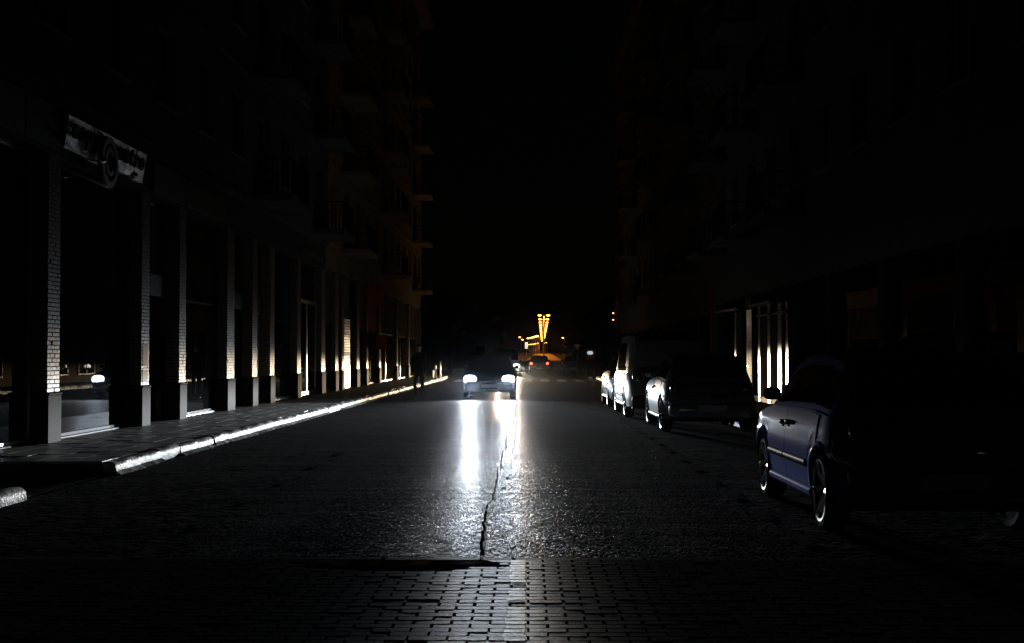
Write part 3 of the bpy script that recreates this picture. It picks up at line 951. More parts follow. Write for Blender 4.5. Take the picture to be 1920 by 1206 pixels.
NB = [0]
def pillar(bld, side, X, y0, y1, ztop, bricks, zsplit=3.0, depth=.27, brick_mat='brick'):
    """brick-faced pier: core, plinth, brick facing"""
    c = MB(); sbox(c, side, X, -depth-.05, -.014, y0+.012, y1-.012, .14, ztop)
    core = c.build('pillar', M['mortar'], bld)
    p = MB(); sbox(p, side, X, -depth-.04, .03, y0-.02, y1+.02, .145, .84, .008)
    p.build('plinth', M['plinth'], core)
    cap = MB(); sbox(cap, side, X, -depth-.03, .045, y0-.03, y1+.03, .842, .875, .01)
    cap.build('plinth_cap', M['plinth'], core)
    k = 1 if side < 0 else -1
    ms = brick_mesh(side)
    st = MB(); z = .91; r_ = 0
    while z < ztop-.03:
        # street face
        yv = y0 + (0 if r_ % 2 else -.1)
        while yv < y1-.01:
            a, b_ = max(yv, y0), min(yv+.2, y1)
            if b_-a > .05:
                pr_ = rnd.gauss(0, .0022)
                if bricks and z < zsplit and NB[0] < 300:
                    o = inst('brick', rnd.choice(ms), core, (X-k*.010+k*pr_, (a+b_)/2, z), (0, 0, rnd.gauss(0,.008)), (1, (b_-a)/.2, 1)); NB[0] += 1
                else:
                    sbox(st, side, X, -.02, .002+pr_, a+.005, b_-.005, z-.026, z+.026)
            yv += .2
        # the two return faces
        for q in range(2):
            a, b_ = -depth + q*depth/2, -depth + (q+1)*depth/2
            sbox(st, side, X, a+.004, b_-.004-(.016 if q else 0), y0+.002, y0+.02, z-.026, z+.026)
            sbox(st, side, X, a+.004, b_-.004-(.016 if q else 0), y1-.02, y1-.002, z-.026, z+.026)
        z += .062; r_ += 1
    o = st.build('brick_facing', M['brick'], core, fix=False); o['kind'] = 'stuff'
    return core

def pane(bld, side, X, y0, y1, z0, z1, depth=.24, m=None, yaw=0.0, name='glass_pane', par=None):
    k = 1 if side < 0 else -1
    b = MB(); h = (y1-y0)/2
    b.box(-.004, .004, -h, h, 0, z1-z0)
    o = b.build(name, m or M['glass'], par or bld)
    o.location = (X-k*depth, (y0+y1)/2, z0); o.rotation_euler = (0, 0, yaw)
    return o

def frame_rect(bld, side, X, y0, y1, z0, z1, m, depth=.24, w=.05, t=.06, name='frame', par=None, mull=()):
    b = MB(); d0, d1 = -depth-t/2, -depth+t/2
    sbox(b, side, X, d0, d1, y0, y0+w, z0, z1); sbox(b, side, X, d0, d1, y1-w, y1, z0, z1)
    sbox(b, side, X, d0+.002, d1-.002, y0+w, y1-w, z1-w, z1); sbox(b, side, X, d0+.002, d1-.002, y0+w, y1-w, z0, z0+w)
    for mv in mull: sbox(b, side, X, d0+.003, d1-.003, mv-w/2, mv+w/2, z0+w, z1-w)
    return b.build(name, m, par or bld)

def upper_wall(bld, side, X, y0, y1, z0, floors, fh, wm, bay=3.0, ww=1.3, wh=1.5, win_from=None, zmax=None, sillm='sill', off=.0, ybays=None, bal=()):
    """storeys: wall with real openings, each window with frame, pane, sill"""
    ztop = z0 + floors*fh
    n = max(1, int(round((y1-y0)/bay))); bw = (y1-y0)/n
    wl = MB()
    th = .30
    for i in range(n):
        a = y0 + i*bw; b_ = a + bw; c = (a+b_)/2
        sbox(wl, side, X, off-th, off, a, c-ww/2, z0, ztop); sbox(wl, side, X, off-th, off, c+ww/2, b_, z0, ztop)
        for f in range(floors):
            zs = z0 + f*fh + .85
            sbox(wl, side, X, off-th, off, c-ww/2, c+ww/2, z0+f*fh, zs)
            sbox(wl, side, X, off-th, off, c-ww/2, c+ww/2, zs+wh, z0+(f+1)*fh)
            if zs > CAM_H + (700/2500)*b_ + 1: continue      # above the picture
            frame_rect(bld, side, X+ (1 if side < 0 else -1)*off, c-ww/2, c+ww/2, zs, zs+wh, M['frame_dark'] if (i+f) % 3 else M['frame_white'], depth=.16, name='window_frame', mull=(c,))
            pane(bld, side, X+(1 if side < 0 else -1)*off, c-ww/2+.05, c+ww/2-.05, zs+.05, zs+wh-.05, depth=.16, m=M['glass_up'], yaw=rnd.gauss(0,.006), name='window_pane')
            s_ = MB(); sbox(s_, side, X, off-.1, off+.07, c-ww/2-.06, c+ww/2+.06, zs-.05, zs-.002, .01); s_.build('window_sill', M[sillm], bld)
    w = wl.build('wall', wm, bld)
    rm = MB(); sbox(rm, side, X, off-th-1.2, off-th-.01, y0+.05, y1-.05, z0+.02, ztop-.02); rm.build('rooms', M['inside'], bld)
    for f in range(1, floors+1):
        st = MB(); sbox(st, side, X, off-.02, off+.06, y0-.01, y1+.01, z0+f*fh-.09, z0+f*fh+.05, .015); st.build('string_course', M['sill'] if f == floors else wm, bld)
    return ztop

def balcony(bld, side, X, y0, y1, z, m, off=0.0):
    b = MB(); sbox(b, side, X, off-.05, off+1.0, y0, y1, z, z+.16, .01); bo = b.build('balcony_slab', m, bld)
    rl = MB(); k = 1 if side < 0 else -1
    xo = X+k*(off+.95)
    rl.box(xo-.02, xo+.02, y0+.03, y1-.03, z+1.02, z+1.06)
    n = int((y1-y0)/.12)
    for i in range(n+1):
        yv = y0+.05+(y1-y0-.1)*i/n; rl.box(xo-.008, xo+.008, yv-.008, yv+.008, z+.16, z+1.02)
    for yv in (y0+.05, y1-.05):
        rl.box(min(X, xo), max(X, xo), yv-.015, yv+.015, z+1.021, z+1.055)
        for i in range(7):
            xx = X+k*(off+.12+.12*i); rl.box(xx-.008, xx+.008, yv-.008, yv+.008, z+.16, z+1.02)
    rl.build('railing', M['frame_dark'], bo)

# ---------------- left building with brick piers
A = empty('apartment_building', (FL, 30, 0)); 
def reparent(o, root):
    pass
A.location = (0, 0, 0)
tag(A, 'left apartment block with brick shop piers, sign band and large dark shop windows', 'building')
ZB = 4.35
piers = [(14.35,14.85),(19.06,19.56),(23.72,24.2),(26.3,26.8),(30.5,31.25),(33.3,33.9),(35.6,36.2),(39.8,40.45),(44.5,45.3)]
for i, (a, b) in enumerate(piers):
    pillar(A, -1, FL, a, b, ZB, bricks=(i in (1, 2, 3, 4, 5)), zsplit={1: 2.75, 2: 2.5, 3: 2.1, 4: 1.95, 5: 1.9}.get(i, 2.0))
fas = MB(); sbox(fas, -1, FL, -.34, -.02, 14.35, 45.4, ZB, 5.15); fas.build('fascia', M['fascia'], A)
cor = MB(); sbox(cor, -1, FL, -.3, .10, 14.35, 45.4, 5.152, 5.30, .02); cor.build('cornice', M['plaster'], A)
rm = MB(); sbox(rm, -1, FL, -4.2, -4.1, 13.4, 45.4, .13, ZB); rm.build('back_wall', M['inside'], A)
# big window beside the sign: its pane mirrors the oncoming headlamps
def shop_window(bld, side, X, y0, y1, z0, z1, fm, mull=(), yaw=0.0, transom=None, sillm='sill', depth=.25, silh=.025, sillw=.07):
    s_ = MB(); sbox(s_, side, X, -depth-.06, -depth+sillw, y0+.022, y1-.022, .142, .15+silh, .008); s_.build('window_sill', M[sillm], bld)
    z0 = .15+silh+.002
    frame_rect(bld, side, X, y0+.001, y1-.001, z0, z1, fm, depth=depth, name='window_frame', mull=mull, w=.045)
    edges = [y0+.046] + list(mull) + [y1-.046]
    for a, b in zip(edges[:-1], edges[1:]):
        pane(bld, side, X, a+(.024 if a != edges[0] else 0), b-(.024 if b != edges[-1] else 0), z0+.046, z1-.046, depth=depth, yaw=yaw)
    if transom:
        t = MB(); sbox(t, side, X, -depth-.035, -depth+.04, y0+.05, y1-.05, transom-.03, transom+.03); t.build('transom', fm, bld)
shop_window(A, -1, FL, 14.87, 19.04, .2, ZB-.003, M['frame'], mull=(17.55,), yaw=R(.6))
shop_window(A, -1, FL, 19.58, 23.70, .2, ZB-.003, M['frame_dark'], yaw=R(.66))
def door_bay(bld, side, X, y0, y1, fm, ztr=2.55, zt=2.96, depth=.9, ztop=ZB):
    t = MB(); sbox(t, side, X, -.30, -.20, y0+.022, y1-.022, ztr, zt, .008); t.build('door_transom', M['fascia'], bld)
    pane(bld, side, X, y0+.03, y1-.03, zt+.01, ztop-.01, depth=.25)
    w = (y1-y0)
    frame_rect(bld, side, X, y0+.03, y1-.03, .16, ztr, fm, depth=depth, name='door_frame', mull=())
    d = pane(bld, side, X, y0+.09, y1-.09, .22, ztr-.06, depth=depth, name='door', yaw=R(1))
    k = 1 if side < 0 else -1
    h = MB(); h.tube([(k*.05, w*.28, .75), (k*.05, w*.28, 1.35)], .014, 8); h.build('handle', M['frame'], d, True)
door_bay(A, -1, FL, 24.22, 26.28, M['frame_dark'])
shop_window(A, -1, FL, 26.82, 30.48, .2, ZB-.003, M['frame_dark'], transom=2.55, sillm='frame_white', silh=.03, yaw=R(.2))
door_bay(A, -1, FL, 31.27, 33.28, M['frame_dark'])
door_bay(A, -1, FL, 33.92, 35.58, M['frame'], depth=.3)
shop_window(A, -1, FL, 36.22, 39.78, .2, ZB-.003, M['frame_dark'], silh=.05, transom=2.4)
frame_rect(A, -1, FL, 40.47, 44.48, .16, 3.2, M['frame'], depth=.2, w=.12, name='door_frame', mull=(41.3, 42.6))
pane(A, -1, FL, 40.6, 44.36, .3, 3.1, depth=.2)
pane(A, -1, FL, 40.6, 44.36, 3.3, ZB-.01, depth=.25)
zt = upper_wall(A, -1, FL, 14.35, 45.4, 5.302, 6, 3.05, M['plaster'], bay=3.1, off=.02)
cap = MB(); sbox(cap, -1, FL, -.3, .45, 14.3, 45.45, zt+.052, zt+.25, .02); cap.build('eaves', M['plaster'], A)
for f in range(0, 4):
    balcony(A, -1, FL, 33.2, 36.0, 5.30+f*3.05, M['plaster'], .02)
    balcony(A, -1, FL, 42.4, 45.2, 5.30+f*3.05, M['plaster'], .02)
roofm = MB(); sbox(roofm, -1, FL, -12, -.31, 14.35, 45.4, zt-.1, zt+.02); roofm.build('roof', M['tile'], A)
endw = MB(); sbox(endw, -1, FL, -12, -.36, 14.35, 14.6, .1, zt-.15); endw.build('side_wall', M['plaster'], A)
endw = MB(); sbox(endw, -1, FL, -12, -.36, 45.1, 45.38, .1, zt-.15); endw.build('side_wall', M['plaster'], A)

# shop sign: "copy" + big C ring + "entro"
def letter_mesh(ch, size, ext=.02):
    cu = bpy.data.curves.new('letter', 'FONT'); cu.body = ch; cu.size = size; cu.extrude = ext; cu.align_x = 'CENTER'; cu.offset = .012
    o = bpy.data.objects.new('tmp', cu); COL.objects.link(o)
    bpy.context.view_layer.update()
    me = bpy.data.meshes.new_from_object(o.evaluated_get(bpy.context.evaluated_depsgraph_get()))
    bpy.data.objects.remove(o)
    me.materials.clear(); me.materials.append(M['letter'])
    return me
S = empty('shop_sign', (0,0,0)); tag(S, 'reflective metal shop sign reading copy centro with large black round letter C', 'sign')
edges = [19.50, 20.65, 21.6, 22.9, 23.45]
for i in range(4):
    b = MB(); sbox(b, -1, FL, .005, .06+.012*(i % 2), edges[i]+.004, edges[i+1]-.004, 4.49-.03*(i % 2), 4.97, .006)
    for i_, p_ in enumerate(b.v): b.v[i_] = (p_[0] + (p_[2]-4.44)*.15, p_[1], p_[2])   # leans out at the top
    b.build('sign_panel', M['sign_metal'], S)
def put_letter(ch, y, z, size, w=.085):
    o = inst('letter', letter_mesh(ch, size), S, (FL+w+.02+(z-4.44)*.15, y, z), (R(90+8.5), 0, R(90)))
    o['label'] = 'dark raised letter %s' % ch
for ch, yv in zip('copy', (19.72, 20.03, 20.36, 20.70)): put_letter(ch, yv, 4.66, .42)
for ch, yv in zip('entro', (21.92, 22.25, 22.54, 22.80, 23.15)): put_letter(ch, yv, 4.66, .42)
ring = MB()
for (ro, ri, d) in ((.40, .31, 0), (.23, .16, .0)):
    pts = []; n = 36; a0 = R(0 if ro > .3 else 40); a1 = R(360 if ro > .3 else 320)
    v = []; f = []
    for i in range(n+1):
        a = a0 + (a1-a0)*i/n
        for rr, xx in ((ro, .0), (ro, .07), (ri, .07), (ri, .0)):
            v.append((FL+.165+xx, 21.15 + rr*math.cos(a), 4.50 + rr*math.sin(a)))
    for i in range(n):
        for j in range(4): f.append((i*4+j, i*4+(j+1)%4, i*4+4+(j+1)%4, i*4+4+j))
    ring.add(v, f)
rb = MB(); rb.lathe([(0, 0), (.41, 0), (.41, .03), (0, .03)], 40, 0, (FL+.16, 21.15, 4.50))
rb.build('round_backing', M['letter'], S, True, 40)
rg = ring.build('round_letter', M['ring_metal'], S, True, 40); rg['label'] = 'big round letter C with an inner ring'
for yv in (20.4, 22.1):
    b = MB(); b.tube([(FL+.05, yv, 4.44), (FL+.30, yv, 4.40)], .012, 8); b.blob((FL+.33, yv, 4.42), (.06, .07, .05), .8, 14, 8)
    b.build('spot_fitting', M['chrome'], S, True, 50)
# neighbouring dim sign boards on the band
def board(yr_, z0, z1, m, label, w=.05, name='sign_board', side=-1, X=FL):
    b = MB(); sbox(b, side, X, .004, w, yr_[0], yr_[1], z0, z1, .008)
    return tag(b.build(name, m), label, 'sign')
M['sign_dim'] = mat('dim_sign_sheet', (.07,.07,.068), .38, .2, noise=(2.5,4,.5), bump=(2,.4,.04))
board((16.6, 18.0), 4.42, 5.03, M['sign_dim'], 'blank grey sign board at the far left edge, before the copy sign')
board((18.05, 19.4), 4.42, 5.03, M['sign_dim'], 'scuffed grey sign board just left of the metal copy sign')
board((24.3, 26.6), 4.42, 4.98, M['sign_dim'], 'blank grey sign board just right of the metal copy sign')
board((26.7, 30.0), 4.42, 4.95, M['sign_dim'], 'long blank grey sign board over the window with white sill')
board((40.3, 44.4), 4.55, 4.72, M['sign_dim'], 'narrow pale sign strip above the wide metal-framed door')
# poster on the second pier
ps = MB(); ps.box(FL+.006, FL+.009, 23.80, 24.12, 1.22, 1.62); tag(ps.build('poster', M['paper']), 'pale paper poster stuck on the second brick pier', 'poster')
ps = MB(); ps.box(FL+.006, FL+.009, 23.78, 24.10, .93, 1.16); tag(ps.build('poster', M['paper']), 'small white notice low on the second brick pier', 'poster')
# white stand behind the window
wp = empty('display_stand', (FL-.7, 27.9, .15)); tag(wp, 'white upright display stand behind the white-silled shop window', 'display stand')
for yv in (-.55, .1):
    b = MB(); b.bbox(-.05, .05, yv-.05, yv+.05, .03, .62, .01); b.build('upright', M['signwhite'], wp)
b = MB(); b.bbox(-.2, .2, -.7, .25, 0, .03, .008); b.build('base', M['frame_dark'], wp)

# ---------------- second left building
B = empty('apartment_building', (0,0,0)); tag(B, 'tall ochre corner block on the left with lit metal shutter and panels tinted lamp-orange', 'building')
FB = FL+.0
piersB = [(47.7,48.4),(49.4,50.05),(53.7,54.5),(56.9,57.5),(61.8,62.5),(70.0,70.7),(77,77.8),(84.9,85.7)]
for i, (a, b) in enumerate(piersB):
    pillar(B, -1, FB, a, b, 4.4, bricks=False)
fas = MB(); sbox(fas, -1, FB, -.34, -.02, 45.5, 85.7, 4.4, 5.2); fas.build('fascia', M['plaster_warm'], B)
sh = MB(); 
for i in range(1):
    pass
shut = empty('metal_shutter', (0,0,0)); shut.parent = B
z = .16; 
slm = MB(); slm.prism([(-.012,0),(.010,.004),(.016,.05),(.010,.096),(-.012,.10)], 1, -1.09, 1.09)
sme = slm.mesh('shutter_slat', M['shutter'])
for i in range(27):
    inst('shutter_slat', sme, shut, (FB-.10, 51.18, .16+i*.1), (rnd.gauss(0,.004), rnd.gauss(0,.012), rnd.gauss(0,.004)))
bx = MB(); sbox(bx, -1, FB, -.3, -.05, 50.07, 52.3, 2.87, 3.2, .02); bx.build('shutter_box', M['fascia'], B)
for (a, b) in ((48.42, 49.38), (52.31, 53.68), (54.52, 56.88), (57.52, 61.78), (62.52, 69.98), (70.72, 76.98), (77.82, 84.88), (45.42, 47.68)):
    frame_rect(B, -1, FB, a, b, .16, 2.5, M['frame_white'] if a > 62 else M['frame_dark'], depth=.2, name='door_frame' , mull=((a+b)/2,) if b-a > 3 else ())
    pane(B, -1, FB, a+.05, b-.05, .22, 2.45, depth=.2)
    pn = MB(); sbox(pn, -1, FB, -.25, -.12, a+.002, b-.002, 2.502, 4.395); pn.build('panel', M['orange_tint_panel'] if a in (48.42, 54.52, 57.52) else M['plaster_dark'], B)
sp = MB(); sbox(sp, -1, FB, -.25, -.12, 50.06, 53.69, 3.21, 4.395); sp.build('panel', M['plaster_warm'], B)
zt = upper_wall(B, -1, FB, 45.5, 85.7, 5.202, 6, 2.9, M['plaster_warm'], bay=3.35, off=.03, ww=1.4)
for f in range(0, 5):
    balcony(B, -1, FB, 49.0, 52.2, 5.20+f*2.9, M['plaster_warm'], .03)
    balcony(B, -1, FB, 62.5, 65.7, 5.20+f*2.9, M['plaster_warm'], .03)
    balcony(B, -1, FB, 79.0, 82.2, 5.20+f*2.9, M['plaster_warm'], .03)
cap = MB(); sbox(cap, -1, FB, -12, .85, 45.5, 86.3, zt+.06, zt+.32, .03); cap.build('eaves', M['plaster_warm'], B)
endw = MB(); sbox(endw, -1, FB, -12, -.36, 45.5, 45.8, .1, zt+.04); endw.build('side_wall', M['plaster_warm'], B)
endw = MB(); sbox(endw, -1, FB, -12, -.31, 85.4, 85.68, .1, zt+.04); endw.build('side_wall', M['plaster_warm'], B)
rm = MB(); sbox(rm, -1, FB, -4.2, -4.1, 45.9, 85.3, .13, 4.4); rm.build('back_wall', M['inside'], B)

# hanging sign boxes on that building
def hang(y, z0, z1, d, label, m):
    e = empty('hanging_sign', (FB+.02, y, z0)); tag(e, label, 'sign')
    b = MB(); b.bbox(.12, .12+d, -.06, .06, 0, z1-z0, .01); b.build('sign_box', m, e)
    b = MB(); b.tube([(0,0,(z1-z0)*.8),(.13,0,(z1-z0)*.8)], .015, 6); b.tube([(0,0,(z1-z0)*.2),(.13,0,(z1-z0)*.2)], .015, 6); b.build('bracket', M['frame'], e)
hang(59.0, 3.6, 4.6, .35, 'tall hanging sign box tinted lamp-orange on the ochre corner block', M['orange_tint_panel'])
hang(59.3, 1.7, 2.35, .5, 'low hanging sign box tinted lamp-orange beside the last lit pier', M['orange_tint_panel'])

# ---------------- right building with shopfront
C_ = empty('apartment_building', (0,0,0)); tag(C_, 'right apartment block with pale metal shopfront frames and ledges', 'building')
fas = MB(); sbox(fas, 1, FR, -.30, -.02, 9, 45.6, 3.15, 4.6); fas.build('fascia', M['fascia'], C_)
fr_pos = [(40.9,41.2),(36.7,37.0),(35.2,35.55),(33.6,34.1),(32.75,33.05)]
for a, b in fr_pos:
    m_ = MB(); sbox(m_, 1, FR, -.22, .03, a, b, .152, 2.75, .012); m_.build('shopfront_post', M['frame_white'], C_)
sr = empty('roller_shutter', (0,0,0)); sr.parent = C_
slm = MB(); slm.prism([(-.012,0),(.016,.010),(.020,.03),(.010,.048),(-.012,.05)], 1, -.42, .42); sme = slm.mesh('shutter_slat', M['slat'])
for i in range(50):
    inst('shutter_slat', sme, sr, (FR+.02, 38.72, .25+i*.05), (0, 0, math.pi))
b = MB(); sbox(b, 1, FR, -.2, .10, 38.2, 39.35, .152, .25, .01); b.build('step', M['sill'], C_)
b = MB(); sbox(b, 1, FR, -.2, .02, 38.2, 39.2, 2.76, 3.12, .01); b.build('shutter_box', M['fascia'], C_)
for (a, b_) in ((41.22, 45.5), (39.2, 40.88), (37.02, 38.18), (35.57, 36.68), (34.12, 35.18), (33.07, 33.58), (28.6, 32.73), (24.4, 28.2), (20, 24), (15.6, 19.6)):
    pane(C_, 1, FR, a, b_, .32, 2.7, depth=.15, yaw=R(rnd.gauss(0,.15)))
    s_ = MB(); sbox(s_, 1, FR, -.3, .015, a+.002, b_-.002, .152, .30, .01); s_.build('base_sill', M['sill'] if a in (35.57, 34.12, 33.07) else M['plinth'], C_)
for (a, b_) in ((28.2,28.6),(24,24.4),(19.6,20),(15.2,15.6),(45.2,45.6)):
    m_ = MB(); sbox(m_, 1, FR, -.25, .02, a, b_, .15, 3.148); m_.build('pier', M['plaster_dark'], C_)
for (a, b_, z, w) in ((40.6, 45.0, 2.70, .10), (33.9, 37.2, 2.62, .28), (32.6, 34.4, 2.32, .12), (35.2, 36.9, 2.34, .10)):
    m_ = MB(); sbox(m_, 1, FR, -.1, w, a, b_, z+.13, z+.20, .01); m_.build('ledge', M['frame_white'], C_)
rm = MB(); sbox(rm, 1, FR, -4.2, -4.1, 9, 45.5, .13, 3.2); rm.build('back_wall', M['inside'], C_)
zt = upper_wall(C_, 1, FR, 9, 45.6, 4.602, 6, 3.0, M['plaster'], bay=3.05, off=.02)
for f in range(0, 4):
    for ya in (30.5, 36.6, 42.6): balcony(C_, 1, FR, ya, ya+2.7, 4.6+f*3.0, M['plaster'], .02)
cap = MB(); sbox(cap, 1, FR, -12, .6, 9, 45.6, zt+.06, zt+.3, .03); cap.build('eaves', M['plaster'], C_)
endw = MB(); sbox(endw, 1, FR, -12, -.36, 9, 9.3, .1, zt+.04); endw.build('side_wall', M['plaster'], C_)
endw = MB(); sbox(endw, 1, FR, -12, -.36, 45.3, 45.58, .1, zt+.04); endw.build('side_wall', M['plaster'], C_)
pp = empty('drainpipe', (FR-.08, 46.0, .15)); tag(pp, 'thin red drainpipe at the end of the right shopfront block', 'drainpipe')
b = MB(); b.tube([(0,0,0),(0,0,3.6),(.1,0,3.9)], .035, 10); b.build('pipe', M['pipe'], pp, True)
for z in (.6, 1.8, 3.0):
    b = MB(); b.lathe([(.036,-.02),(.045,-.02),(.045,.02),(.036,.02)], 12, 2, (0,0,z)); b.build('bracket', M['frame_dark'], pp)

# ---------------- right far building
D_ = empty('apartment_building', (0,0,0)); tag(D_, 'dim brown block on the right beyond the drainpipe and parked van', 'building')
FD = 6.55
gf = MB(); sbox(gf, 1, FD, -.3, -.02, 46.3, 100, .1, 4.5); gf.build('ground_floor_wall', M['plaster_dark'], D_)
for i in range(12):
    a = 48 + i*4.2
    frame_rect(D_, 1, FD, a, a+2.6, .5, 2.9, M['frame_dark'], depth=-.01, name='window_frame', t=.06, mull=(a+1.3,)); pane(D_, 1, FD, a+.05, a+2.55, .56, 2.84, depth=-.005)
zt = upper_wall(D_, 1, FD, 46.3, 100, 4.502, 6, 2.9, M['plaster_dark'], bay=3.4, off=0)
for f in range(0, 5):
    for ya in (52, 66, 80): balcony(D_, 1, FD, ya, ya+3, 4.5+f*2.9, M['plaster_dark'], 0)
cap = MB(); sbox(cap, 1, FD, -12, .5, 46.2, 100.2, zt+.06, zt+.3, .03); cap.build('eaves', M['plaster_dark'], D_)
endw = MB(); sbox(endw, 1, FD, -12, -.31, 46.3, 46.6, .1, zt+.04); endw.build('side_wall', M['plaster_dark'], D_)
endw = MB(); sbox(endw, 1, FD, -12, -.31, 99.7, 99.98, .1, zt+.04); endw.build('side_wall', M['plaster_dark'], D_)
for i, z in enumerate((4.6, 4.1)):
    e = empty('wall_lamp', (FD-.03, 99.2, z)); tag(e, ('upper' if i == 0 else 'lower') + ' of two small orange wall lamps on the brown right block', 'lamp', 'orange wall lamps')
    b = MB(); b.blob((-.18, 0, 0), (.06,.06,.05), .9); b.build('bulb', M['sodium_small'], e, True, 60)
    b = MB(); b.tube([(.02,0,.02),(-.12,0,.05)], .02, 8); b.build('arm', M['frame_dark'], e, True)

# ---------------- low house beyond the junction on the right
E_ = empty('low_house', (0,0,0)); tag(E_, 'low dark house with sloping roof edge beyond the junction on the right', 'building')
x0, x1, ya, yb = 5.6, 14, 118, 130
b = MB(); b.box(x0, x1, ya, yb, 0, 5.0); b.build('wall', M['plaster_dark'], E_)
b = MB(); b.prism([(x0-.4, 4.9), (x1+.4, 4.9), (x1+.4, 5.1), ((x0+x1)/2, 8.4), (x0-.4, 5.1)], 1, ya-.4, yb+.4); b.build('roof', M['tile'], E_)
for xx in (7, 9.5, 12):
    frame_rect(E_, 1, 0, 0, .01, 0, .01, M['frame_dark'], name='frame_bit') if False else None
    b = MB(); b.box(xx-.6, xx+.6, ya-.05, ya-.004, 1.2, 2.6); w = b.build('window', M['frame_white'], E_)
    b = MB(); b.box(xx-.52, xx+.52, ya-.07, ya-.052, 1.28, 2.52); b.build('pane', M['carglass'], w)
# kiosk with pale lamp and orange panel
kx, ky, _ = P(1108, 668, 112)
k_ = empty('kiosk', (kx, ky, 0)); tag(k_, 'small kiosk with orange front panel and pale lamp, right of the yellow sign', 'kiosk')
b = MB(); b.bbox(-.55, .75, 0, 1.4, .0, 2.0, .02); b.build('wall', M['plaster_dark'], k_)
b = MB(); b.box(-.40, .35, -.03, -.003, 1.05, 1.45); b.build('panel', M['orange_tint_panel'], k_)
b = MB(); b.prism([(-.75, 2.0), (.95, 2.0), (.95, 2.08), (-.75, 2.16)], 1, -.4, 1.6); b.build('roof', M['frame_dark'], k_)
b = MB(); b.blob((-.08, -.10, 1.68), (.24, .07, .14), .7); b.build('lamp', M['pale_lamp'], k_, True)

# ---------------- dim block across the junction on the left, hedges beside the hill road
F_ = empty('distant_house', (0,0,0)); tag(F_, 'dim wide building across the junction behind the oncoming car', 'building')
b = MB(); b.box(-34, -2.9, 140, 152, 0, 3.4); b.build('wall', M['plaster_dark'], F_)
b = MB(); b.prism([(139.5, 3.4), (152.5, 3.4), (152.5, 3.5), (146, 4.6), (139.5, 3.5)], 0, -34.5, -2.6); b.build('roof', M['tile'], F_)
for i in range(9):
    for z in (1.2,):
        b = MB(); b.box(-32+i*3.3, -30.8+i*3.3, 139.93, 139.996, z, z+1.4); w = b.build('window', M['frame_white'], F_)
        b = MB(); b.box(-31.9+i*3.3, -30.9+i*3.3, 139.90, 139.928, z+.1, z+1.3); b.build('pane', M['carglass'], w)
def hedge(x0, x1, y0, y1, h, label, seed):
    q = random.Random(seed); v = []; f = []
    n = int((x1-x0)*(y1-y0)*120)+500
    for k in range(n):
        p = Vector((q.uniform(x0,x1), q.uniform(y0,y1), h*math.sqrt(q.random())*q.uniform(.85,1.08)))
        a = Vector((q.gauss(0,1),q.gauss(0,1),q.gauss(0,1))).normalized()*.11; b_ = Vector((q.gauss(0,1),q.gauss(0,1),q.gauss(0,1))).normalized().cross(a)
        i = len(v); v += [p-a, p+b_*.6, p+a, p-b_*.6]; f.append((i,i+1,i+2,i+3))
    e = empty('hedge', ((x0+x1)/2, y0, 0)); tag(e, label, 'hedge', 'hedges beside the hill road')
    m = MB(); m.add([(a-(x0+x1)/2, b-y0, c) for a, b, c in v], f); m.build('foliage', M['leaf'], e, fix=False)
    m = MB(); m.bbox(x0-(x0+x1)/2+.1, x1-(x0+x1)/2-.1, .1, y1-y0-.1, -.1, h*.8, .1); m.build('stems', M['bark'], e)
hedge(-3.0, -.9, 134, 139, 1.7, 'dark clipped hedge at the left foot of the hill road', 21)
hedge(4.6, 9.5, 134, 139, 1.9, 'dark clipped hedge at the right foot of the hill road', 22)
hedge(9.5, 30, 136, 140, 2.4, 'long dark hedge behind the low house on the right', 23)

# ================================================================== street lamps on the hill road
def lamp_light(parent, loc, power):
    ld = bpy.data.lights.new('sodium_light', 'SPOT'); ld.spot_size = R(178); ld.spot_blend = .12; ld.energy = power; ld.color = (1, .27, .02); ld.shadow_soft_size = .4
    o = bpy.data.objects.new('sodium_light', ld); COL.objects.link(o); o.parent = parent; o.location = loc

ORD = ['first','second','third','fourth','fifth','sixth','seventh','eighth','ninth','tenth','eleventh','twelfth','thirteenth','fourteenth','fifteenth','sixteenth','seventeenth','eighteenth','nineteenth','twentieth']
def double_lamp_meshes(H=8.6, arm=.83):
    p = MB(); p.tube([(0,0,-.3),(0,0,1.2),(0,0,H-.5),(0,0,H+.1)], [.15,.11,.08,.06], 10)
    a = MB()
    for s in (-1, 1): a.tube([(0,0,H-.25),(s*arm*.5,0,H+.02),(s*arm*.8,0,H+.04)], .035, 8)
    hs = MB(); hs.blob((0,0,.06), (.36,.2,.09), .7, 14, 8)
    hl = MB(); hl.blob((0,0,-.03), (.34,.26,.15), .9, 14, 8)
    return p.mesh('pole', M['pole'], True), a.mesh('arms', M['pole'], True), hs.mesh('lamp_head', M['pole'], True), hl.mesh('lamp_glass', M['sodium'], True)
pm_, am_, hm_, lm_ = double_lamp_meshes()
for i in range(27):
    y = 259 + i*36
    e = empty('street_lamp', (far_x(y), y, .01+.006*(y-131)))
    if i < 20: lb = '%s twin-arm orange street lamp from the front of the hill road row' % ORD[i]
    else: lb = 'tiny twin-arm orange street lamp in the merged far end of the hill road row'
    tag(e, lb, 'street lamp', 'twin-arm street lamps up the hill road')
    inst('pole', pm_, e); inst('arms', am_, e)
    for s in (-1, 1):
        h = inst('lamp_head', hm_, e, (s*.83, 0, 8.62)); inst('lamp_glass', lm_, h, (0,0,-.03))
    if i < 8: lamp_light(e, (0, 0, 8.35), 16000)

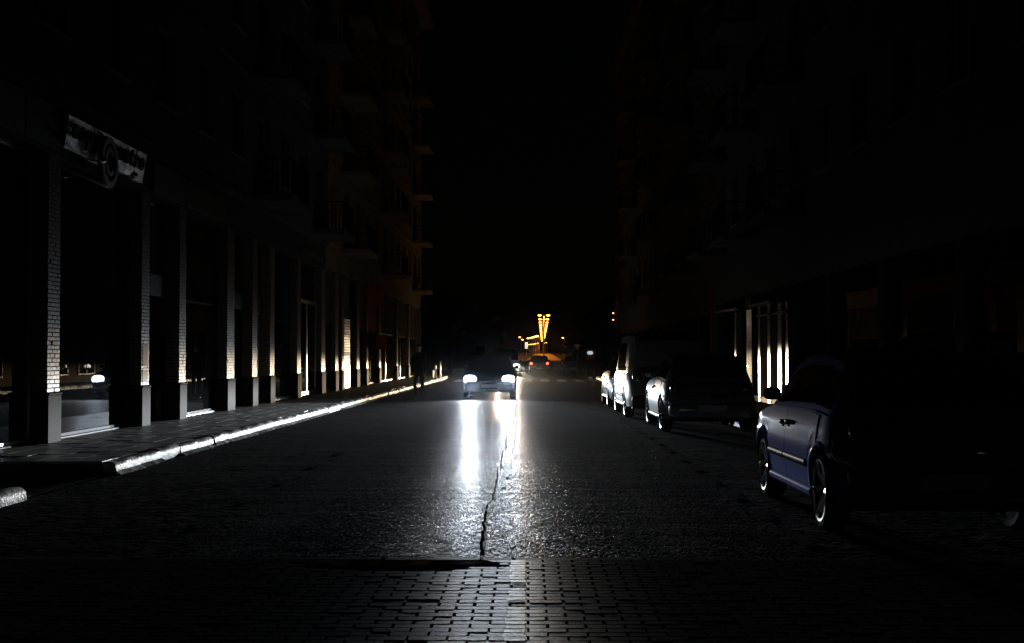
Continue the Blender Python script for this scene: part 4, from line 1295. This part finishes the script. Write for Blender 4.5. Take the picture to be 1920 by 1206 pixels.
# single lamps on the side roads to the left of the row
def single_lamp(px, py, d, label, group, facing=1, big=1.0):
    x, y, z = P(px, py, d)
    g = -.06 + .006*max(0, y-131); H = z - g
    e = empty('street_lamp', (x, y, g)); tag(e, label, 'street lamp', group)
    p = MB(); p.tube([(0,0,-.2),(0,0,H*.6),(0,0,H+.1)], [.12,.09,.06], 8); p.tube([(0,0,H+.05),(-facing*.5,0,H+.12)], .04, 6); p.build('pole', M['pole'], e, True)
    h = MB(); h.blob((-facing*.55,0,H+.16), (.4*big,.25,.10), .7, 12, 8); ho = h.build('lamp_head', M['pole'], e, True)
    h = MB(); h.blob((-facing*.55,0,H), (.42*big,.3,.24*big), .85, 12, 8); h.build('lamp_glass', M['sodium'], ho, True)
row1 = [(992.3,634.5,560),(995.8,634,535),(999.6,633.2,510),(1003.5,632.3,488),(1007,631.2,466),(1010.6,630.4,445)]
for i, (a, b, d) in enumerate(row1):
    single_lamp(a, b, d, '%s lamp from the left in the upper side-road row' % ORD[i], 'upper row of side-road lamps')
row2 = [(991.5,646.6,900),(994,646.3,880),(996.5,646,860),(999,645.8,840),(1001.5,645.4,820),(1004,645,800),(1006,644.6,780)]
for i, (a, b, d) in enumerate(row2):
    single_lamp(a, b, d, '%s lamp from the left in the lower, fainter side-road row' % ORD[i], 'lower row of side-road lamps', big=.8)
single_lamp(977, 632.5, 560, 'leftmost lone orange street lamp beyond the junction', 'lone distant lamps')
single_lamp(982, 637, 640, 'lone orange street lamp just below the leftmost one', 'lone distant lamps')
single_lamp(1010, 644, 760, 'faint lone lamp at the foot of the twin-arm row, left side', 'lone distant lamps', big=.8)
single_lamp(1022.5, 643.5, 780, 'faint lone lamp at the foot of the twin-arm row, right side', 'lone distant lamps', big=.7)
single_lamp(1026, 642.5, 800, 'faintest lone lamp right of the twin-arm row foot', 'lone distant lamps', big=.7)
single_lamp(1058.5, 633.5, 420, 'lone orange street lamp far to the right of the row', 'lone distant lamps', big=.7)

# ================================================================== signs and small street things
def sign_post(name, label, px, py, d, face, cat='sign', mats=None, back=None):
    x, y, z = P(px, py, d)
    e = empty(name, (x, y, 0)); tag(e, label, cat)
    p = MB(); p.tube([(0,.03,0),(0,.03,z+.25)], .03, 8); p.build('post', M['pole'], e, True)
    for nm, poly, off, m in face:
        f = MB(); f.prism([(a, b+z) for a, b in poly], 1, -off-.006, -off); f.build(nm, m, e)
    return e
tri = lambda s: [(-s, s*.58), (s, s*.58), (0, -s*1.15)]
dia = lambda s: [(0, s), (s, 0), (0, -s), (-s, 0)]
sign_post('yield_sign', 'inverted triangle give-way sign on a thin post past the junction', 1082, 650, 96, [('plate', tri(.30), 0, M['signred']), ('face', tri(.22), .007, M['signwhite'])])
sign_post('priority_sign', 'yellow diamond priority sign on a post right of the hill road', 1062, 658, 110, [('plate', dia(.40), 0, M['signwhite']), ('face', dia(.33), .007, M['yellow'])])
rect = lambda w, h: [(-w, -h), (w, -h), (w, h), (-w, h)]
e = sign_post('notice_board', 'dull red notice board above the roof of the oncoming car', 940, 654, 118, [('plate', rect(.56, .40), 0, M['red_board'])])
x, y, z = P(987, 648, 420)
e = empty('lit_sign', (x, y, -.06+.006*(y-131))); tag(e, 'tall pale blue-white lit sign left of the street lamp rows', 'sign')
zz = z - e.location.z
b = MB(); b.bbox(-.45, .45, -.1, .1, zz-1.0, zz+1.0, .03); b.build('sign_box', M['blue_sign'], e)
b = MB(); b.tube([(0,0,0),(0,0,zz-1.0)], .08, 8); b.build('post', M['pole'], e, True)

# bollards at the end of the left kerb
for i, (px, lb) in enumerate(((816.5, 'slim white bollard nearest the walking person on the left corner'), (825.5, 'tall slim white bollard at the end of the left kerb'), (812, 'short pale bollard stub leftmost at the left corner'))):
    d = 77 + i*.5
    x = (px-990)*d/2500; hh = (.78, 1.0, .45)[i]
    e = empty('bollard', (x, d, .15)); tag(e, lb, 'bollard', 'bollards on the left corner')
    b = MB(); b.tube([(0,0,0),(0,0,hh*.93)], .045, 12); b.build('post', M['signwhite'], e, True)
    b = MB(); b.lathe([(0,hh+.02),(.03,hh+.012),(.05,hh-.01),(.052,hh*.93),(.044,hh*.93)], 12, 2); b.build('cap', M['frame_dark'], e, True)

# folding metal frame stand on the right
x, y, _ = P(1106, 700, 64)
e = empty('folding_stand', (x, y, 0)); tag(e, 'small metal folding frame stand on the road beyond the van', 'stand')
for s in (-1, 1):
    b = MB(); b.tube([(s*.19,-.12,0),(s*.19,.02,.72)], .014, 8); b.build('leg', M['frame'], e, True)
    b = MB(); b.tube([(s*.19,.16,0),(s*.19,.02,.70)], .014, 8); b.build('leg', M['frame'], e, True)
b = MB(); b.tube([(-.19,.02,.72),(.19,.02,.72)], .016, 8); b.build('top_bar', M['frame'], e, True)
b = MB(); b.bbox(-.12, .12, -.06, -.045, .28, .42, .004); b.build('plate', M['chrome'], e)

# litter by the right kerb
def litter(name, label, loc, m, scale, seed):
    q = random.Random(seed); b = MB(); nu, nv = 9, 6
    v = []; f = []
    for i in range(nv+1):
        ph = -math.pi/2+math.pi*i/nv
        for k in range(nu):
            th = 2*math.pi*k/nu; rr = 1+q.uniform(-.35,.35)
            v.append((scale*rr*math.cos(ph)*math.cos(th), scale*rr*math.cos(ph)*math.sin(th)*.8, scale*.7*(rr*math.sin(ph)+1)))
    for i in range(nv):
        for k in range(nu):
            l = (k+1) % nu; f.append((i*nu+k, i*nu+l, (i+1)*nu+l, (i+1)*nu+k))
    b.add(v, f); o = b.build(name, m); o.location = loc; return tag(o, label, 'litter')
litter('crumpled_paper', 'crumpled white paper on the road at the lower right', (3.50, 10.35, .0), M['paper'], .032, 3)
litter('crumpled_paper', 'crumpled white paper at the extreme right edge of the road', (3.84, 10.05, 0), M['paper'], .03, 5)
b = MB(); b.tube([(3.52,10.28,.012),(3.58,10.22,.01),(3.64,10.24,.03),(3.70,10.26,.055)], [.006,.007,.005,.003], 6); b.tube([(3.58,10.22,.012),(3.60,10.16,.02)], .004, 5)
tag(b.build('dry_twig', M['twig'], smooth=True), 'bent dry twig beside the crumpled paper at the lower right', 'twig')

# ================================================================== person at the left kerb
def person(loc, rz, label):
    root = empty('person', loc, rz); tag(root, label, 'person')
    J = {}; E = []; RAD = {}
    def j(n, p, r_, par=None):
        J[n] = Vector(p); RAD[n] = r_
        if par: E.append((par, n))
    j('pelvis', (0,0,.95), (.15,.11)); j('waist', (0,0,1.10), (.145,.10), 'pelvis'); j('chest', (0,.01,1.32), (.175,.115), 'waist'); j('neck0', (0,0,1.47), (.08,.075), 'chest'); j('neck', (0,.01,1.54), (.055,.058), 'neck0')
    j('head0', (0,.025,1.61), (.072,.085), 'neck'); j('head', (0,.02,1.70), (.076,.095), 'head0'); j('crown', (0,.0,1.765), (.05,.06), 'head')
    for s, n in ((-1,'l'), (1,'r')):
        step = .16*s
        j(n+'hip', (s*.09,0,.88), (.095,.10), 'pelvis'); j(n+'knee', (s*.10,step*.55+.03,.48), (.062,.066), n+'hip'); j(n+'ankle', (s*.10,step-.05 if s>0 else step-.03,.09), (.042,.046), n+'knee')
        j(n+'heel', (s*.10,step-.06,.05), (.042,.045), n+'ankle'); j(n+'toe', (s*.115,step+.13,.035), (.042,.032), n+'heel')
        j(n+'sho', (s*.185,0,1.42), (.075,.075), 'chest'); j(n+'elb', (s*.235,-.03-.05*s,1.15), (.05,.05), n+'sho'); j(n+'wri', (s*.235,.06-.09*s,.90), (.034,.034), n+'elb')
        j(n+'palm', (s*.232,.075-.09*s,.83), (.022,.036), n+'wri')
        for k in range(4):
            b_ = J[n+'palm'] + Vector((0, -.026+.0175*k, -.02)); ln = (.062,.074,.070,.055)[3-k]
            j(n+'f%da' % k, b_, (.0095,.0095), n+'palm'); j(n+'f%db' % k, b_+Vector((-s*.004,.002,-ln*.5)), (.009,.009), n+'f%da' % k); j(n+'f%dc' % k, b_+Vector((-s*.018,.003,-ln)), (.0075,.0075), n+'f%db' % k)
        t = J[n+'palm'] + Vector((-s*.012,.034,.015)); j(n+'ta', t, (.011,.011), n+'palm'); j(n+'tb', t+Vector((-s*.012,.022,-.032)), (.009,.009), n+'ta'); j(n+'tc', t+Vector((-s*.016,.026,-.058)), (.0075,.0075), n+'tb')
    names = list(J); idx = {n: i for i, n in enumerate(names)}
    me = bpy.data.meshes.new('skeleton'); me.from_pydata([J[n] for n in names], [(idx[a], idx[b]) for a, b in E], [])
    o = bpy.data.objects.new('tmp_body', me); COL.objects.link(o)
    bpy.context.view_layer.objects.active = o
    sk_ = o.modifiers.new('skin', 'SKIN'); sk_.use_smooth_shade = True
    for i, n in enumerate(names):
        o.data.skin_vertices[0].data[i].radius = RAD[n]
        o.data.skin_vertices[0].data[i].use_root = (n == 'pelvis')
    sub = o.modifiers.new('sub', 'SUBSURF'); sub.levels = 2; sub.render_levels = 2
    bpy.context.view_layer.update()
    em = bpy.data.meshes.new_from_object(o.evaluated_get(bpy.context.evaluated_depsgraph_get()))
    bpy.data.objects.remove(o)
    em.materials.clear()
    for k in ('coat','trousers','skin','shoe'): em.materials.append(M[k])
    for p in em.polygons:
        c = p.center; z = c.z; p.use_smooth = True
        mi = 0
        if z < .10: mi = 3
        elif z < .92 and abs(c.x) < .19: mi = 1
        if z > 1.53 or (abs(c.x) > .19 and z < .88): mi = 2
        p.material_index = mi
    em.name = 'body'
    bo = inst('body', em, root)
    # open jacket skirt, hair, nose, ears
    jk = MB(); rows = []
    for z, wx, wy in ((.80,.205,.155),(.88,.20,.15),(.98,.185,.14),(1.10,.172,.128),(1.2,.18,.13)):
        rows.append([(wx*math.cos(2*math.pi*k/20), wy*math.sin(2*math.pi*k/20), z+.01*math.sin(k*1.7)) for k in range(21)])
    jk.grid(rows); jk.build('jacket', M['coat'], root, True, 60)
    hr = MB(); rows = []
    for i in range(7):
        ph = R(5) + R(85)*i/6
        rows.append([(.088*math.cos(ph)*math.cos(2*math.pi*k/18), -.008+.108*math.cos(ph)*math.sin(2*math.pi*k/18), 1.69 + .108*math.sin(ph) + (.035 if 2 < k < 7 and i == 0 else 0)) for k in range(19)])
    hr.grid(rows); hr.build('hair', M['hair'], root, True, 60)
    fc = MB(); fc.blob((0,.125,1.665), (.014,.02,.024), .9, 8, 6)
    for s in (-1,1): fc.blob((s*.083,.005,1.67), (.012,.022,.033), .9, 8, 6)
    fc.build('nose_and_ears', M['skin'], root, True)
    ey = MB()
    for s in (-1,1): ey.blob((s*.032,.103,1.69), (.014,.01,.008), 1, 8, 6)
    ey.build('eyes', M['hair'], root, True)
    mo = MB(); mo.blob((0,.105,1.625), (.024,.008,.006), 1, 8, 6); mo.build('mouth', M['signred'], root, True)
    return root
person((-3.56, 43.5, 0), R(170), 'person in dark coat and trousers walking along the left kerb')

# ================================================================== dark trees beyond the junction
def tree(x, y, h, label, seed, wide=1.0):
    q = random.Random(seed)
    e = empty('street_tree', (x, y, -.05)); tag(e, label, 'tree', 'trees beyond the junction')
    t = MB(); t.tube([(0,0,0),(.05,0,h*.2),(0,.05,h*.5),(.1,0,h*.8)], [.2,.16,.11,.04], 8)
    for k in range(9):
        a = q.uniform(0,6.28); z0 = h*q.uniform(.3,.6); l = h*q.uniform(.18,.32)
        t.tube([(0,0,z0),(math.cos(a)*l*.6,math.sin(a)*l*.6,z0+l*.5),(math.cos(a)*l*wide,math.sin(a)*l*wide,z0+l)], [.06,.04,.015], 5)
    t.build('trunk', M['bark'], e, True)
    c = MB(); v = []; f = []
    blobs = [(q.gauss(0,h*.16)*wide, q.gauss(0,h*.16)*wide, h*q.uniform(.42,.95), h*q.uniform(.08,.16)) for _ in range(26)]
    for k in range(2600):
        bx_, by_, bz_, br = q.choice(blobs)
        d = Vector((q.gauss(0,1), q.gauss(0,1), q.gauss(0,1))).normalized()*br*q.uniform(.6,1.05)
        p = Vector((bx_,by_,bz_))+d; a = Vector((q.gauss(0,1),q.gauss(0,1),q.gauss(0,1))).normalized()*.14; b_ = d.normalized().cross(a)*.9
        i = len(v); v += [p-a, p+b_*.5, p+a, p-b_*.5]; f.append((i,i+1,i+2,i+3))
    c.add(v, f); o = c.build('crown', M['leaf'], e, fix=False)
tree(-6.5, 112, 6.5, 'dark bushy tree left of the dull red notice board', 11)
tree(-11, 120, 8, 'tall dark tree beyond the left corner block', 12)
tree(-4.6, 150, 6, 'small dark tree behind the dull red notice board', 13)
tree(12, 150, 8, 'dark tree behind the low house on the right', 14)
tree(7.6, 165, 6.5, 'dark round tree right of the hill road', 15)

# ================================================================== thin scattering volume, added to give the headlamps a glare halo
hz = MB(); hz.box(-310, 310, -70, 1510, -1.3, 27.5)
hm2 = bpy.data.materials.new('halo_haze'); hm2.use_nodes = True
hn = hm2.node_tree; hn.nodes.clear()
ho_ = hn.nodes.new('ShaderNodeOutputMaterial'); pv = hn.nodes.new('ShaderNodeVolumePrincipled')
pv.inputs['Color'].default_value = (.72, .82, 1, 1)
pv.inputs['Density'].default_value = 0.8e-5
pv.inputs['Anisotropy'].default_value = .972
hn.links.new(pv.outputs[0], ho_.inputs['Volume'])
tag(hz.build('haze', hm2), kind='stuff')
